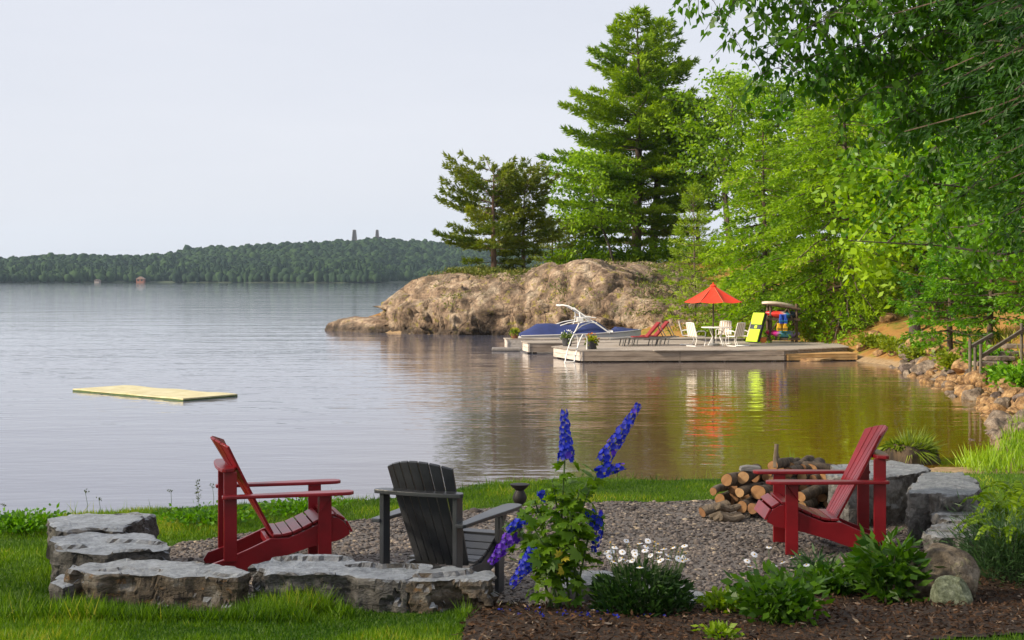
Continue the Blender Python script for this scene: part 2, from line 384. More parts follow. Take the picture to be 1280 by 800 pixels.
# lawn and forest floor material: grass soil near, sand at the waterline, leaf litter and thin grass on the wooded slope
def ground_mat():
    m = bpy.data.materials.new('ground'); n, l = nodes_of(m); b = n['Principled BSDF']; b.inputs['Roughness'].default_value = 0.95
    b.inputs['Specular IOR Level'].default_value = 0.15
    g = n.new('ShaderNodeNewGeometry'); sx = n.new('ShaderNodeSeparateXYZ'); l.new(g.outputs['Position'], sx.inputs['Vector'])
    def nz(s, d=5):
        q = n.new('ShaderNodeTexNoise'); q.inputs['Scale'].default_value = s; q.inputs['Detail'].default_value = d; q.inputs['Roughness'].default_value = 0.65
        l.new(g.outputs['Position'], q.inputs['Vector']); return q.outputs['Fac']
    def ramp(f, p0, c0, p1, c1, extra=()):
        r = n.new('ShaderNodeValToRGB'); e = r.color_ramp.elements; e[0].position = p0; e[0].color = (*c0, 1); e[1].position = p1; e[1].color = (*c1, 1)
        for p, c in extra: q = e.new(p); q.color = (*c, 1)
        l.new(f, r.inputs['Fac']); return r.outputs['Color']
    def mixc(f, a, b_):
        q = n.new('ShaderNodeMix'); q.data_type = 'RGBA'; l.new(f, q.inputs['Factor']); l.new(a, q.inputs['A']); l.new(b_, q.inputs['B']); return q.outputs['Result']
    def rng_(v, a, b_):
        q = n.new('ShaderNodeMapRange'); q.inputs['From Min'].default_value = a; q.inputs['From Max'].default_value = b_; l.new(v, q.inputs['Value']); return q.outputs['Result']
    lawn = ramp(nz(9), 0.3, (0.045, 0.095, 0.006), 0.7, (0.095, 0.165, 0.010))
    slope = ramp(nz(0.9, 8), 0.36, (0.20, 0.095, 0.028), 0.66, (0.11, 0.14, 0.015), [(0.52, (0.30, 0.165, 0.05))])
    yy = n.new('ShaderNodeMath'); yy.operation = 'ADD'; l.new(sx.outputs['Y'], yy.inputs[0]); l.new(nz(0.4), yy.inputs[1])
    c = mixc(rng_(yy.outputs['Value'], 27.5, 30.5), lawn, slope)
    zz = n.new('ShaderNodeMath'); zz.operation = 'MULTIPLY_ADD'; zz.inputs[1].default_value = 0.16; l.new(nz(2.5), zz.inputs[0]); l.new(sx.outputs['Z'], zz.inputs[2])
    sand = ramp(nz(6), 0.3, (0.20, 0.13, 0.07), 0.7, (0.34, 0.25, 0.15))
    c = mixc(rng_(zz.outputs['Value'], -0.62, -0.70), c, sand)
    l.new(c, b.inputs['Base Color'])
    bp = n.new('ShaderNodeBump'); bp.inputs['Strength'].default_value = 0.8; bp.inputs['Distance'].default_value = 0.04
    l.new(nz(14, 8), bp.inputs['Height']); l.new(bp.outputs['Normal'], b.inputs['Normal'])
    return m
sheet('ground', None, 0, ground_mat())
near = (CX > -6) & (CX < 7) & (CY > 6) & (CY < 16)
mg = near & in_area(CX, CY, GRAVEL, 1.0)
mm_ = near & in_area(CX, CY, MULCH, 5.0) & ~mg
GRAVM = mat('gravel', (0.10, 0.085, 0.075), 0.9, col2=(0.26, 0.225, 0.20), scale=60, bump=1.0, bscale=110)
MULCHM = mat('mulch', (0.016, 0.008, 0.004), 0.95, col2=(0.070, 0.038, 0.018), scale=24, bump=1.0, bscale=60, detail=8)
sheet('gravel_patch', mg, 0.010, GRAVM)
sheet('mulch_bed', mm_, 0.014, MULCHM)

# ------------------------------------------------------------------ lake
def water_mat():
    m = bpy.data.materials.new('lake_water'); n, l = nodes_of(m); b = n['Principled BSDF']
    b.inputs['Roughness'].default_value = 0.03
    b.inputs['IOR'].default_value = 1.42; b.inputs['Specular IOR Level'].default_value = 0.5
    g = n.new('ShaderNodeNewGeometry')
    def wave(sx, sy, sc, d, rot=0.0):
        mpn = n.new('ShaderNodeMapping'); mpn.inputs['Scale'].default_value = (sx, sy, 1); mpn.inputs['Rotation'].default_value = (0, 0, rot)
        l.new(g.outputs['Position'], mpn.inputs['Vector'])
        q = n.new('ShaderNodeTexNoise'); q.inputs['Scale'].default_value = sc; q.inputs['Detail'].default_value = d; q.inputs['Roughness'].default_value = 0.5
        q.inputs['Distortion'].default_value = 0.4
        l.new(mpn.outputs['Vector'], q.inputs['Vector']); return q.outputs['Fac']
    def madd(a, k, b_=None):
        q = n.new('ShaderNodeMath'); q.operation = 'MULTIPLY_ADD'; q.inputs[1].default_value = k; l.new(a, q.inputs[0])
        if b_ is not None: l.new(b_, q.inputs[2])
        else: q.inputs[2].default_value = 0
        return q.outputs['Value']
    # deep lake; cove tint is golden sand bottom plus painted-in tree reflections
    sx = n.new('ShaderNodeSeparateXYZ'); l.new(g.outputs['Position'], sx.inputs['Vector'])
    mr = n.new('ShaderNodeMapRange'); mr.interpolation_type = 'SMOOTHSTEP'; mr.inputs['From Min'].default_value = -5; mr.inputs['From Max'].default_value = 6; l.new(sx.outputs['X'], mr.inputs['Value'])
    my = n.new('ShaderNodeMapRange'); my.interpolation_type = 'SMOOTHSTEP'; my.inputs['From Min'].default_value = 70; my.inputs['From Max'].default_value = 32; l.new(sx.outputs['Y'], my.inputs['Value'])
    mm = n.new('ShaderNodeMath'); mm.operation = 'MULTIPLY'; l.new(mr.outputs['Result'], mm.inputs[0]); l.new(my.outputs['Result'], mm.inputs[1])
    cx = n.new('ShaderNodeMix'); cx.data_type = 'RGBA'; l.new(mm.outputs['Value'], cx.inputs['Factor']); cx.inputs['A'].default_value = (0.095, 0.100, 0.140, 1); cx.inputs['B'].default_value = (0.125, 0.066, 0.003, 1)
    l.new(cx.outputs['Result'], b.inputs['Base Color'])
    h = madd(wave(0.35, 1.0, 1.1, 2, 0.10), 0.020, madd(wave(0.45, 1.0, 3.6, 2, -0.14), 0.0085, madd(wave(0.16, 0.55, 0.5, 1, 0.05), 0.045)))
    # calm and ruffled patches
    pt = wave(0.02, 0.06, 1.0, 3)
    pr = n.new('ShaderNodeMapRange'); pr.inputs['From Min'].default_value = 0.35; pr.inputs['From Max'].default_value = 0.65; pr.inputs['To Min'].default_value = 0.6; pr.inputs['To Max'].default_value = 1.1
    l.new(pt, pr.inputs['Value'])
    bp = n.new('ShaderNodeBump'); bp.inputs['Distance'].default_value = 1.0
    l.new(pr.outputs['Result'], bp.inputs['Strength'])
    l.new(h, bp.inputs['Height']); l.new(bp.outputs['Normal'], b.inputs['Normal'])
    return m
wx = axis([(-3500, 3500, 500)]); wy = axis([(10, 60, 10), (60, 500, 88), (500, 4000, 500)])
WXg, WYg = np.meshgrid(wx, wy); ny, nx = WXg.shape; ii = np.arange(nx * ny).reshape(ny, nx)
wq = np.stack([ii[:-1, :-1], ii[:-1, 1:], ii[1:, 1:], ii[1:, :-1]], -1).reshape(-1, 4)
o = np_mesh('water', np.stack([WXg.ravel(), WYg.ravel(), np.full(nx * ny, WATER)], -1), wq, water_mat()); o['kind'] = 'structure'

# ------------------------------------------------------------------ far shore: wooded hills, cottages, towers
def far_h(x, y):
    px = 640 + x * F / y
    sil = np.interp(px, [-900, -300, 0, 60, 140, 180, 215, 238, 300, 370, 430, 480, 530, 600, 800, 1300, 2200], [322, 326, 325, 322, 322, 323, 319, 311.5, 308.5, 304.5, 301.5, 299.5, 301.5, 307, 312, 308, 316])
    top = (HZ - sil) * 1900 / F - 6
    shore = np.interp(px, [-900, 0, 200, 380, 470, 500, 620, 2200], [1150, 1250, 1330, 1230, 1180, 1300, 1350, 1500])
    t = np.clip((y - shore) / (1900 - shore), 0, 1)
    tt = np.clip(np.where(px < 215, t * 1.35, t), 0, 1)
    h = WATER - 2 + 3.2 * sstep(0, 0.03, t) + top * (0.25 * sstep(0.0, 0.35, tt) + 0.75 * sstep(0.25, 1.0, tt)) + 3 * fbm(np.stack([x / 90, y / 90, 0 * x], -1), 3) * sstep(0.05, 0.3, t)
    return h, t
fx = np.linspace(-1700, 2100, 130); fy = np.linspace(1120, 2100, 50); FXg, FYg = np.meshgrid(fx, fy)
fz, _ = far_h(FXg, FYg); ii = np.arange(fz.size).reshape(fz.shape)
fq = np.stack([ii[:-1, :-1], ii[:-1, 1:], ii[1:, 1:], ii[1:, :-1]], -1).reshape(-1, 4)
o = np_mesh('hills', np.stack([FXg.ravel(), FYg.ravel(), fz.ravel()], -1), fq, mat('hill_floor', (0.03, 0.045, 0.012), 0.95, var=0.4, scale=0.02), smooth=True); o['kind'] = 'structure'
def far_forest():
    r = np.random.default_rng(11); n = 26000
    y = 1160 + 860 * r.random(n) ** 1.25; px = r.uniform(-140, 760, n); x = (px - 640) * y / F
    h, t = far_h(x, y); k = (h > WATER + 0.35); x, y, h, t = x[k], y[k], h[k], t[k]
    n = len(x); con = r.random(n) < np.where(t < 0.25, 0.10, 0.0)
    ht = np.where(con, r.uniform(8, 15, n), 6.6 * np.exp(r.normal(0, .2, n) + .12 * fbm(np.stack([x / 35, y / 35, 0 * x], -1), 2))); rad = np.where(con, ht * r.uniform(0.2, 0.28, n), ht * r.uniform(0.40, 0.56, n))
    lat = np.array([0.0, 0.4, 0.75, 1.0]); nr = 6
    V = []; T = []
    tone = np.clip(fbm(np.stack([x / 60, y / 60, 0 * x], -1), 3) * 0.6 + 0.42 + r.normal(0, 0.26, n) - 0.3 * con, 0, 1)
    for li, a in enumerate(lat):
        prof = np.where(con, np.interp(a, [0, 0.25, 1], [0.8, 1, 0.04]), np.interp(a, [0, 0.4, 0.75, 1], [0.7, 1.0, 0.92, 0.42]))
        for j in range(nr):
            an = 2 * math.pi * (j + 0.5 * (li % 2)) / nr + r.random(n) * 0.3
            rr = rad * prof * r.uniform(0.72, 1.25, n)
            V.append(np.stack([x + rr * np.cos(an), y + rr * np.sin(an), h - 0.5 + ht * (a * 0.92 + 0.08) + r.normal(0, 0.35, n)], -1)); T.append(tone)
    k = len(V); V = np.stack(V, 1); T = np.stack(T, 1)
    f = []
    for li in range(len(lat) - 1):
        for j in range(nr):
            f.append((li * nr + j, li * nr + (j + 1) % nr, (li + 1) * nr + (j + 1) % nr, (li + 1) * nr + j))
    f = np.array(f)[None] + (np.arange(n) * k)[:, None, None]
    m = leaf_mat('far_leaves', (0.002, 0.014, 0.006), (0.026, 0.056, 0.014), 0.05, 1.0)
    o = np_mesh('far_forest', V.reshape(-1, 3), f.reshape(-1, 4), m, tint=T.ravel())
    o['kind'] = 'stuff'; tag(o, 'dense green forest covering the hills across the lake', 'forest')
far_forest()
TOWM = mat('tower_steel', (0.10, 0.085, 0.09), 0.7, var=0.2)
def far_tower(px, topy, label, wide):
    d = 1900; p = at(px, 300, d); base = float(far_h(np.array([p.x]), np.array([d]))[0][0]); top = CAMZ + (HZ - topy) * d / F; H = top - base
    t = thing('lookout_tower', label, 'tower', (p.x, d, base))
    for s_ in ((-1, -1), (1, -1), (1, 1), (-1, 1)):
        b = MB(); b.beam((s_[0] * wide, s_[1] * wide, 0), (s_[0] * wide * .42, s_[1] * wide * .42, H * 0.96), 0.7, 0.7); b.build('leg', TOWM, t)
    b = MB(); w0, w1 = wide * .75, wide * .36; b.hexa([(-w0, -w0, 0), (w0, -w0, 0), (w0, w0, 0), (-w0, w0, 0), (-w1, -w1, H * .95), (w1, -w1, H * .95), (w1, w1, H * .95), (-w1, w1, H * .95)]); b.build('shaft', TOWM, t)
    for k, fz_ in enumerate((0.55, 0.68, 0.8, 0.92)):
        w_ = wide * (1.18 - 0.6 * fz_); b = MB(); b.box(-w_, w_, -w_, w_, H * fz_, H * fz_ + 1.0); b.build('platform', TOWM, t)
    b = MB(); w_ = wide * .5; b.box(-w_, w_, -w_, w_, H * .94, H * .985); b.hexa([(-w_, -w_, H * .985), (w_, -w_, H * .985), (w_, w_, H * .985), (-w_, w_, H * .985), (-.3, -.3, H), (.3, -.3, H), (.3, .3, H), (-.3, .3, H)]); b.build('cabin', TOWM, t)
    return t
far_tower(443, 287, 'hazy tower with wide stepped platforms on the wooded ridge', 3.6)
far_tower(471.5, 287, 'slim dark hazy tower on the highest part of the ridge', 2.9)
def cottage(px, d, w, hgt, label, colr, roofc):
    p = at(px, 351, d); z = WATER + 0.4
    t = thing('lake_cottage', label, 'cottage', (p.x, d, z - 1.2))
    b = MB(); b.box(-w / 2, w / 2, -3, 3, 0, hgt + 1.2); b.build('wall', mat('cottage_wall_' + str(px), colr, 0.8, var=0.1), t)
    b = MB(); b.prism([(-w / 2 - 0.6, hgt + 1.2), (w / 2 + 0.6, hgt + 1.2), (0, hgt + 1.2 + w * 0.35)], -3.5, 3.5, 'y'); b.build('roof', mat('cottage_roof_' + str(px), roofc, 0.8), t)
    for k in (-1, 1):
        b = MB(); b.box(k * w * .25 - .7, k * w * .25 + .7, -3.05, -2.9, 2.2, 3.8); b.build('window', mat('cottage_glass', (0.03, 0.04, 0.05), 0.1), t)
cottage(176, 1262, 6.5, 2.8, 'rust coloured cottage with gabled roof on the far shore', (0.26, 0.10, 0.055), (0.30, 0.19, 0.14))
cottage(122, 1258, 4.0, 1.4, 'low pale boathouse on the far shore', (0.32, 0.27, 0.24), (0.15, 0.11, 0.09))

# ------------------------------------------------------------------ rock point
ROCKM = rock_mat('granite', (0.38, 0.265, 0.175), (0.57, 0.45, 0.325), (0.12, 0.075, 0.048), lichen=(0.36, 0.30, 0.06), scale=1.3, lich=0.57, bump=1.0, bdist=0.22, crack=.5, stain=-.35, grain=.5, streak=.5)
def rock_outcrop():
    pts = np.array([(-7.6, 91.5), (-8.0, 88.0), (-7.8, 85.0), (-6.6, 82.0), (-3.6, 79.6), (0, 79.2), (2.6, 76.9), (6.6, 73.0), (9.6, 70.5)])
    seg = np.r_[0, np.cumsum(np.hypot(*np.diff(pts, axis=0).T))]
    nu, nv = 330, 130
    u = np.linspace(0, 1, nu); fxp = np.interp(u * seg[-1], seg, pts[:, 0]); fyp = np.interp(u * seg[-1], seg, pts[:, 1])
    dx = np.gradient(fxp); dy = np.gradient(fyp); k = np.ones(41) / 41
    dx = np.convolve(np.pad(dx, 20, 'edge'), k, 'valid'); dy = np.convolve(np.pad(dy, 20, 'edge'), k, 'valid')
    L = np.hypot(dx, dy); nxv, nyv = -dy / L, dx / L                     # inland normal
    px = 640 + (fxp + nxv * 3.5) * F / (fyp + nyv * 3.5)
    sil = np.interp(px, [405, 418, 432, 450, 462, 472, 482, 520, 551, 575, 610, 650, 672, 698, 724, 745, 762, 794, 830, 870], [352, 352, 352, 352, 352, 351, 350, 345, 344, 347, 346, 343, 339, 331, 327, 331, 338, 352, 366, 380])
    H = CAMZ - (sil - HZ) * (fyp + 4) / F
    v = np.linspace(0, 1, nv); V_ = v ** 1.35 * 15.0                       # inland distance
    U, D = np.meshgrid(np.arange(nu), V_, indexing='ij')
    Hh = H[:, None]; low = np.ones((nu, 1))                # low ledge at the tip
    st = 1.15 + 0.7 * (1 - low) + 0.9 * sstep(1, 8, fxp)[:, None]
    z = -1.7 + (Hh + 1.7) * (1 - np.exp(-(D / st) ** 1.35))
    back = 9.0 + 2.0 * np.sin(fxp * 0.4)[:, None]
    z = z - 3.5 * sstep(back, back + 6, D) * np.ones_like(z)
    X = fxp[:, None] + nxv[:, None] * D; Y = fyp[:, None] + nyv[:, None] * D
    # nose overhang
    bul = (0.55 + 0.25 * np.exp(-((fxp + 6.6) / 1.6) ** 2)[:, None]) * np.exp(-((z - 0.5) / 0.8) ** 2) * low
    X = X - nxv[:, None] * bul; Y = Y - nyv[:, None] * bul
    P = np.stack([X, Y, z], -1)
    # fractured relief: big lobes, tilted joints, fine chips
    nrm = np.cross(np.gradient(P, axis=1), np.gradient(P, axis=0)); nrm = unit(nrm)
    nrm *= np.where(nrm[..., 2:3] < -0.2, -1, 1)
    q = P * np.array([0.42, 0.42, 0.6])
    d1 = 0.55 * fbm(q, 3) + 0.75 * (ridged(P * np.array([0.33, 0.3, 0.22]) + 5, 3) - 0.62)
    tl = P @ np.array([0.55, 0.25, 0.8]); cell = np.floor(tl * 1.1 + 1.3 * vnoise(P * 0.5))
    step = 0.34 * (vnoise(np.stack([cell * 3.7, P[..., 0] * 0.45, P[..., 1] * 0.45], -1)) - 0.5)
    tl2 = P @ np.array([0.85, 0.2, -0.35]); cell2 = np.floor(tl2 * 0.75 + 1.1 * vnoise(P * 0.4 + 7))
    step2 = 0.40 * (vnoise(np.stack([cell2 * 5.1, P[..., 2] * 0.5, P[..., 1] * 0.3], -1)) - 0.5)
    fc = (facets(P.reshape(-1, 3), 2.4, .13, .09, 5) + facets(P.reshape(-1, 3), .9, .025, .05, 6)).reshape(nu, nv)
    d = .6 * d1 + .4 * step + .4 * step2 + fc + .05 * fbm(P * 1.6, 4)
    cr1 = np.exp(-(np.abs(vnoise(P * np.array([.5, .5, .35]) + 31) - .5) / .016) ** 2); cr2 = np.exp(-(np.abs(vnoise(P * np.array([1.1, 1.1, .6]) + 57) - .5) / .02) ** 2)
    d = d - .42 * cr1 - .22 * cr2 + .08 * (ridged(P * np.array([.8, .8, 1.4]) + 11, 4) - .62)
    d = np.where(nrm[..., 2] > .6, d * .6, d)
    P = P + nrm * (d * (0.35 + 0.65 * low) * sstep(0, 1.0, D + 0.2))[..., None]
    idx = np.arange(nu * nv).reshape(nu, nv)
    f = np.stack([idx[:-1, :-1], idx[1:, :-1], idx[1:, 1:], idx[:-1, 1:]], -1).reshape(-1, 4)
    o = np_mesh('rock_outcrop', P.reshape(-1, 3), f, ROCKM, smooth=False); o['kind'] = 'structure'
    return P
ROCKP = rock_outcrop()
_rp = ROCKP.reshape(-1, 3)
def rock_z(x, y):
    """height of the rock or the slope, whichever is higher"""
    d = (_rp[:, 0] - x) ** 2 + (_rp[:, 1] - y) ** 2; k = np.argmin(d)
    z = hz(x, y)
    return max(z, float(_rp[k, 2])) if d[k] < 0.25 else z

# ------------------------------------------------------------------ stones
def stone_mesh(name, V, Fc, m, seed, cuts=10, amp=0.02, strata=0.0, fac=1.0):
    """subdivide a rough convex block and break its faces up"""
    bm = bmesh.new(); vs = [bm.verts.new(p) for p in V]
    for f in Fc:
        try: bm.faces.new([vs[i] for i in f])
        except ValueError: pass
    bmesh.ops.recalc_face_normals(bm, faces=bm.faces)
    bmesh.ops.triangulate(bm, faces=[f for f in bm.faces if len(f.verts) > 4])
    for k in range(9):
        el = [e for e in bm.edges if e.calc_length() > fac]
        if not el or len(bm.faces) > 5200: break
        bmesh.ops.subdivide_edges(bm, edges=el, cuts=1, use_grid_fill=True)
        bmesh.ops.triangulate(bm, faces=bm.faces)
    P = np.array([v.co for v in bm.verts]); N = np.array([v.normal for v in bm.verts])
    # round the corners a little, then chip
    bmesh.ops.smooth_vert(bm, verts=bm.verts, factor=0.5, use_axis_x=True, use_axis_y=True, use_axis_z=True)
    bm.normal_update()
    P = np.array([v.co for v in bm.verts]); N = np.array([v.normal for v in bm.verts])
    s = seed * 3.71
    d = amp * (1.3 * fbm(P * 3 + s, 3) + 1.1 * (ridged(P * 4.5 + s, 3) - 0.6) + 0.5 * fbm(P * 14 + s, 3))
    sdw = np.clip(1.25 - 1.2 * np.abs(N[:, 2]), .10, 1)
    d = d * (.35 + .35 * sdw) + sdw * (facets(P, .20, amp * .55, .07, seed) + facets(P, .08, amp * .15, .05, seed + 50))
    if strata:
        side = 1 - np.abs(N[:, 2])
        lay = np.floor(P[:, 2] * 22 + 2.2 * vnoise(P * 2.5 + s) + P[:, 0] * 0.8)
        d = d + strata * side * (vnoise(np.stack([lay * 7.3, P[:, 0] * 3, P[:, 1] * 3], -1)) - 0.6)
        lay2 = np.floor(3.5 * vnoise(P * np.array([1.6, 3.2, 0.2]) + s + 4)); d = d + (1 - side) * strata * 0.5 * (lay2 - 1.5) * (N[:, 2] > 0)
    P = P + N * d[:, None]
    for v, p in zip(bm.verts, P): v.co = p
    me = bpy.data.meshes.new(name); bm.to_mesh(me); bm.free(); me.materials.append(m)
    return me
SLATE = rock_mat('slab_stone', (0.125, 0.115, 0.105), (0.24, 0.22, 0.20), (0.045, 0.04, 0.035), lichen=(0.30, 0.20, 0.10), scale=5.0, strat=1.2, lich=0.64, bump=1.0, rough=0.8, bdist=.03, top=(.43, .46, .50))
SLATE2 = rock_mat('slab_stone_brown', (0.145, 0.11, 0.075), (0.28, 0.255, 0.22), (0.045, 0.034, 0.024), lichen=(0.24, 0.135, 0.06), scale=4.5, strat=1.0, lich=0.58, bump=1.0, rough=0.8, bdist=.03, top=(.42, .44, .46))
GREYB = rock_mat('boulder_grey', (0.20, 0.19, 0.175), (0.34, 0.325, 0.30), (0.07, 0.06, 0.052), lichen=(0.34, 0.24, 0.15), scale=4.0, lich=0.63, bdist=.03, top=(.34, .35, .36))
TANB = rock_mat('boulder_tan', (0.20, 0.155, 0.105), (0.33, 0.28, 0.21), (0.055, 0.042, 0.03), lichen=(0.30, 0.27, 0.14), scale=7, lich=0.57, bdist=.035)
LICH = rock_mat('lichen_stone', (0.26, 0.29, 0.17), (0.42, 0.46, 0.31), (0.12, 0.14, 0.07), scale=26, bump=1.0)
def slab(name, label, cat, top, ztop, bottom, m, seed, amp=0.02, strata=0.035, spread=0.03, tilt=0.0, fac=0.045):
    """block whose top outline is traced on the level ztop and whose foot stands at level bottom"""
    r = random.Random(seed); T0 = [on(px, py, ztop) for px, py in top]; T = []
    for i, p in enumerate(T0):            # chip the outline between the traced corners
        q = T0[(i + 1) % len(T0)]; e = q - p; T.append(p); nn = Vector((e.y, -e.x, 0)).normalized()
        for f in (.33, .67):
            if e.length > .18: T.append(p.lerp(q, f) + nn * r.uniform(-.028, .028) + Vector((0, 0, r.uniform(-.012, .010))))
    c = sum(T, Vector()) / len(T)
    V = [p - Vector((c.x, c.y, bottom)) + Vector((0, 0, tilt * (p.x - c.x))) for p in T]
    B = []
    for p in T:
        d = Vector((p.x - c.x, p.y - c.y, 0)); q = d * (.97 + spread * r.uniform(-2.2, 1.0)); B.append(Vector((q.x, q.y, -0.06)))
    n = len(T); Vv = V + B
    fs = [tuple(range(n)), tuple(range(2 * n - 1, n - 1, -1))] + [(i, n + i, n + (i + 1) % n, (i + 1) % n) for i in range(n)]
    me = stone_mesh(name, Vv, fs, m, seed, amp=amp, strata=strata, fac=fac)
    o = link(bpy.data.objects.new(name, me)); o.location = (c.x, c.y, bottom)
    return tag(o, label, cat)
STN = 'stone slab'
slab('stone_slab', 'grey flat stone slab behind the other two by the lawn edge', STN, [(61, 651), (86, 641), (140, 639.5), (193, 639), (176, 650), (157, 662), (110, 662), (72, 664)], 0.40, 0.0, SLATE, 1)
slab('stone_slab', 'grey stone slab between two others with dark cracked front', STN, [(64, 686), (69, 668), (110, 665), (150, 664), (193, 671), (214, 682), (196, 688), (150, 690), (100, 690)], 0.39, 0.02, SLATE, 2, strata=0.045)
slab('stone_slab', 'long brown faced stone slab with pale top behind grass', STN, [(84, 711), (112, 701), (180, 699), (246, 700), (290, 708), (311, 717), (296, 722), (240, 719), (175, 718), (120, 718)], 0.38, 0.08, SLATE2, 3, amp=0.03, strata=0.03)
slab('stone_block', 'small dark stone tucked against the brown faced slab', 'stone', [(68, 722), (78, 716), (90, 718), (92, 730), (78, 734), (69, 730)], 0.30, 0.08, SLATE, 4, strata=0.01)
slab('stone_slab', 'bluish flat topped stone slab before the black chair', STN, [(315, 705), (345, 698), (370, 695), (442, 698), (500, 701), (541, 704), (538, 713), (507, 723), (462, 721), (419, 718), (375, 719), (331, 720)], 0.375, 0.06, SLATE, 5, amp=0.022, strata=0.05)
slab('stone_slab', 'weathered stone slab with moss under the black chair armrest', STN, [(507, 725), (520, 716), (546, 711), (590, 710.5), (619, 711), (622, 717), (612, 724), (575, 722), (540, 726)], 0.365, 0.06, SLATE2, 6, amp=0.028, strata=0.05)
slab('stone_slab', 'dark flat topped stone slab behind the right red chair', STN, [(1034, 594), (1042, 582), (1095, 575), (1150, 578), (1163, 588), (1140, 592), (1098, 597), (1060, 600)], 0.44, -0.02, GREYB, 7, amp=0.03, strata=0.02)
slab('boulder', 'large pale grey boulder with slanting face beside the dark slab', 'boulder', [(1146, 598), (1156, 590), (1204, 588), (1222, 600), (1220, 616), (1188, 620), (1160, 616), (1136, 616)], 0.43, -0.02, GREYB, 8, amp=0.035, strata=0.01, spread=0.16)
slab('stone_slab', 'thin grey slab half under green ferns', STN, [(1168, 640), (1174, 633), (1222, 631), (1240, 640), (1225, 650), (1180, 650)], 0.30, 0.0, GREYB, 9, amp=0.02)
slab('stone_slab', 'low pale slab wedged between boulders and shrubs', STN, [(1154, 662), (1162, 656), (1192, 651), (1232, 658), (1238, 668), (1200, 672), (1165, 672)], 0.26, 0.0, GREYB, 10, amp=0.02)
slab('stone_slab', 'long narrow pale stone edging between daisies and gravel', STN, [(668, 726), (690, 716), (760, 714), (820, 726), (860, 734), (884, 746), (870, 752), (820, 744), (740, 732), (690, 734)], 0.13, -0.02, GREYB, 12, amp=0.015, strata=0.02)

def ico(sub):
    bm = bmesh.new(); bmesh.ops.create_icosphere(bm, subdivisions=sub, radius=1.0)
    P = np.array([v.co for v in bm.verts]); Fc = np.array([[v.index for v in f.verts] for f in bm.faces]); bm.free(); return P, Fc
ICO4 = ico(5); ICO3 = ico(4); ICO2 = ico(3); ICO1 = ico(1)
def boulder_mesh(name, base, size, m, seed, rough=0.16, cuts=9):
    P, Fc = base; P = P.copy(); r = np.random.default_rng(seed)
    for k in range(cuts):                                   # flat broken faces
        nrm = rand_dirs(1, r)[0]; h = r.uniform(0.62, 0.92); q = P @ nrm; P = P - np.outer(np.clip(q - h, 0, None), nrm)
    P = P * (1 + rough * fbm(P * 1.7 + seed * 2.3, 4))[:, None] * np.array(size)
    me = bpy.data.meshes.new(name); me.from_pydata(P.tolist(), [], Fc.tolist()); me.materials.append(m); me.update()
    return me
def boulder(name, label, p, size, m, seed, rz=0.0, cat='boulder', base=ICO3, group=None, rough=0.16):
    o = link(bpy.data.objects.new(name, boulder_mesh(name, base, size, m, seed, rough))); o.location = p; o.rotation_euler = (0, 0, rz)
    return tag(o, label, cat, group)
boulder('boulder', 'rounded tan boulder sunk in the dark mulch', Vector((2.93, 9.85, 0.14)), (0.27, 0.24, 0.25), TANB, 21, base=ICO4)
boulder('lichen_stone', 'small stone crusted with pale green lichen before tan boulder', Vector((2.87, 9.42, 0.13)), (0.145, 0.12, 0.135), LICH, 22, rz=0.5, cat='stone', base=ICO4)

boulder('rock_ledge', 'low dark rock ledge running out from the rock point into the lake', Vector((-8.7, 86.6, -1.1)), (4.2, 2.0, 1.05), ROCKM, 25, rz=math.radians(-57), cat='rock', base=ICO4, rough=.3)
boulder('shore_boulder', 'brown boulder at the foot of the rock point beside the ledge', Vector((-8.1, 84.4, -.9)), (1.0, .7, .5), ROCKM, 26, cat='boulder', base=ICO4, rough=.25)
# ------------------------------------------------------------------ gravel pebbles and mulch chips
def scatter_pebbles():
    r = np.random.default_rng(5); n = 15000
    x = r.uniform(-3, 3.9, n * 2); y = r.uniform(9.2, 14.5, n * 2); k = in_area(x, y, GRAVEL, 1.0); x = x[k]; y = y[k]; n = len(x)
    z = height(x, y) + 0.012; P, Fc = ICO1; nv = len(P)
    sz = 0.011 * np.exp(r.normal(0, 0.38, n))
    V = P[None] * (sz[:, None, None] * r.uniform(0.65, 1.35, (n, nv, 1))) * np.array([1.15, 1.0, 0.6]) * np.stack([r.uniform(0.8, 1.5, n), r.uniform(.7, 1.2, n), np.ones(n)], -1)[:, None, :]
    an = r.uniform(0, 6.28, n); c, s = np.cos(an)[:, None], np.sin(an)[:, None]
    V = np.stack([V[..., 0] * c - V[..., 1] * s, V[..., 0] * s + V[..., 1] * c, V[..., 2]], -1) + np.stack([x, y, z], -1)[:, None, :]
    f = Fc[None] + (np.arange(n) * nv)[:, None, None]
    m = leaf_mat('pebbles', (0.035, 0.028, 0.025), (0.26, 0.215, 0.185), 0.0, 0.85, c3=(0.44, 0.35, 0.24))
    o = np_mesh('gravel_pebbles', V.reshape(-1, 3), f.reshape(-1, 3), m, tint=np.repeat(r.random(n) ** 1.2, nv)); o['kind'] = 'stuff'
    tag(o, 'loose grey brown gravel pebbles of the fire pit circle', 'gravel')
scatter_pebbles()
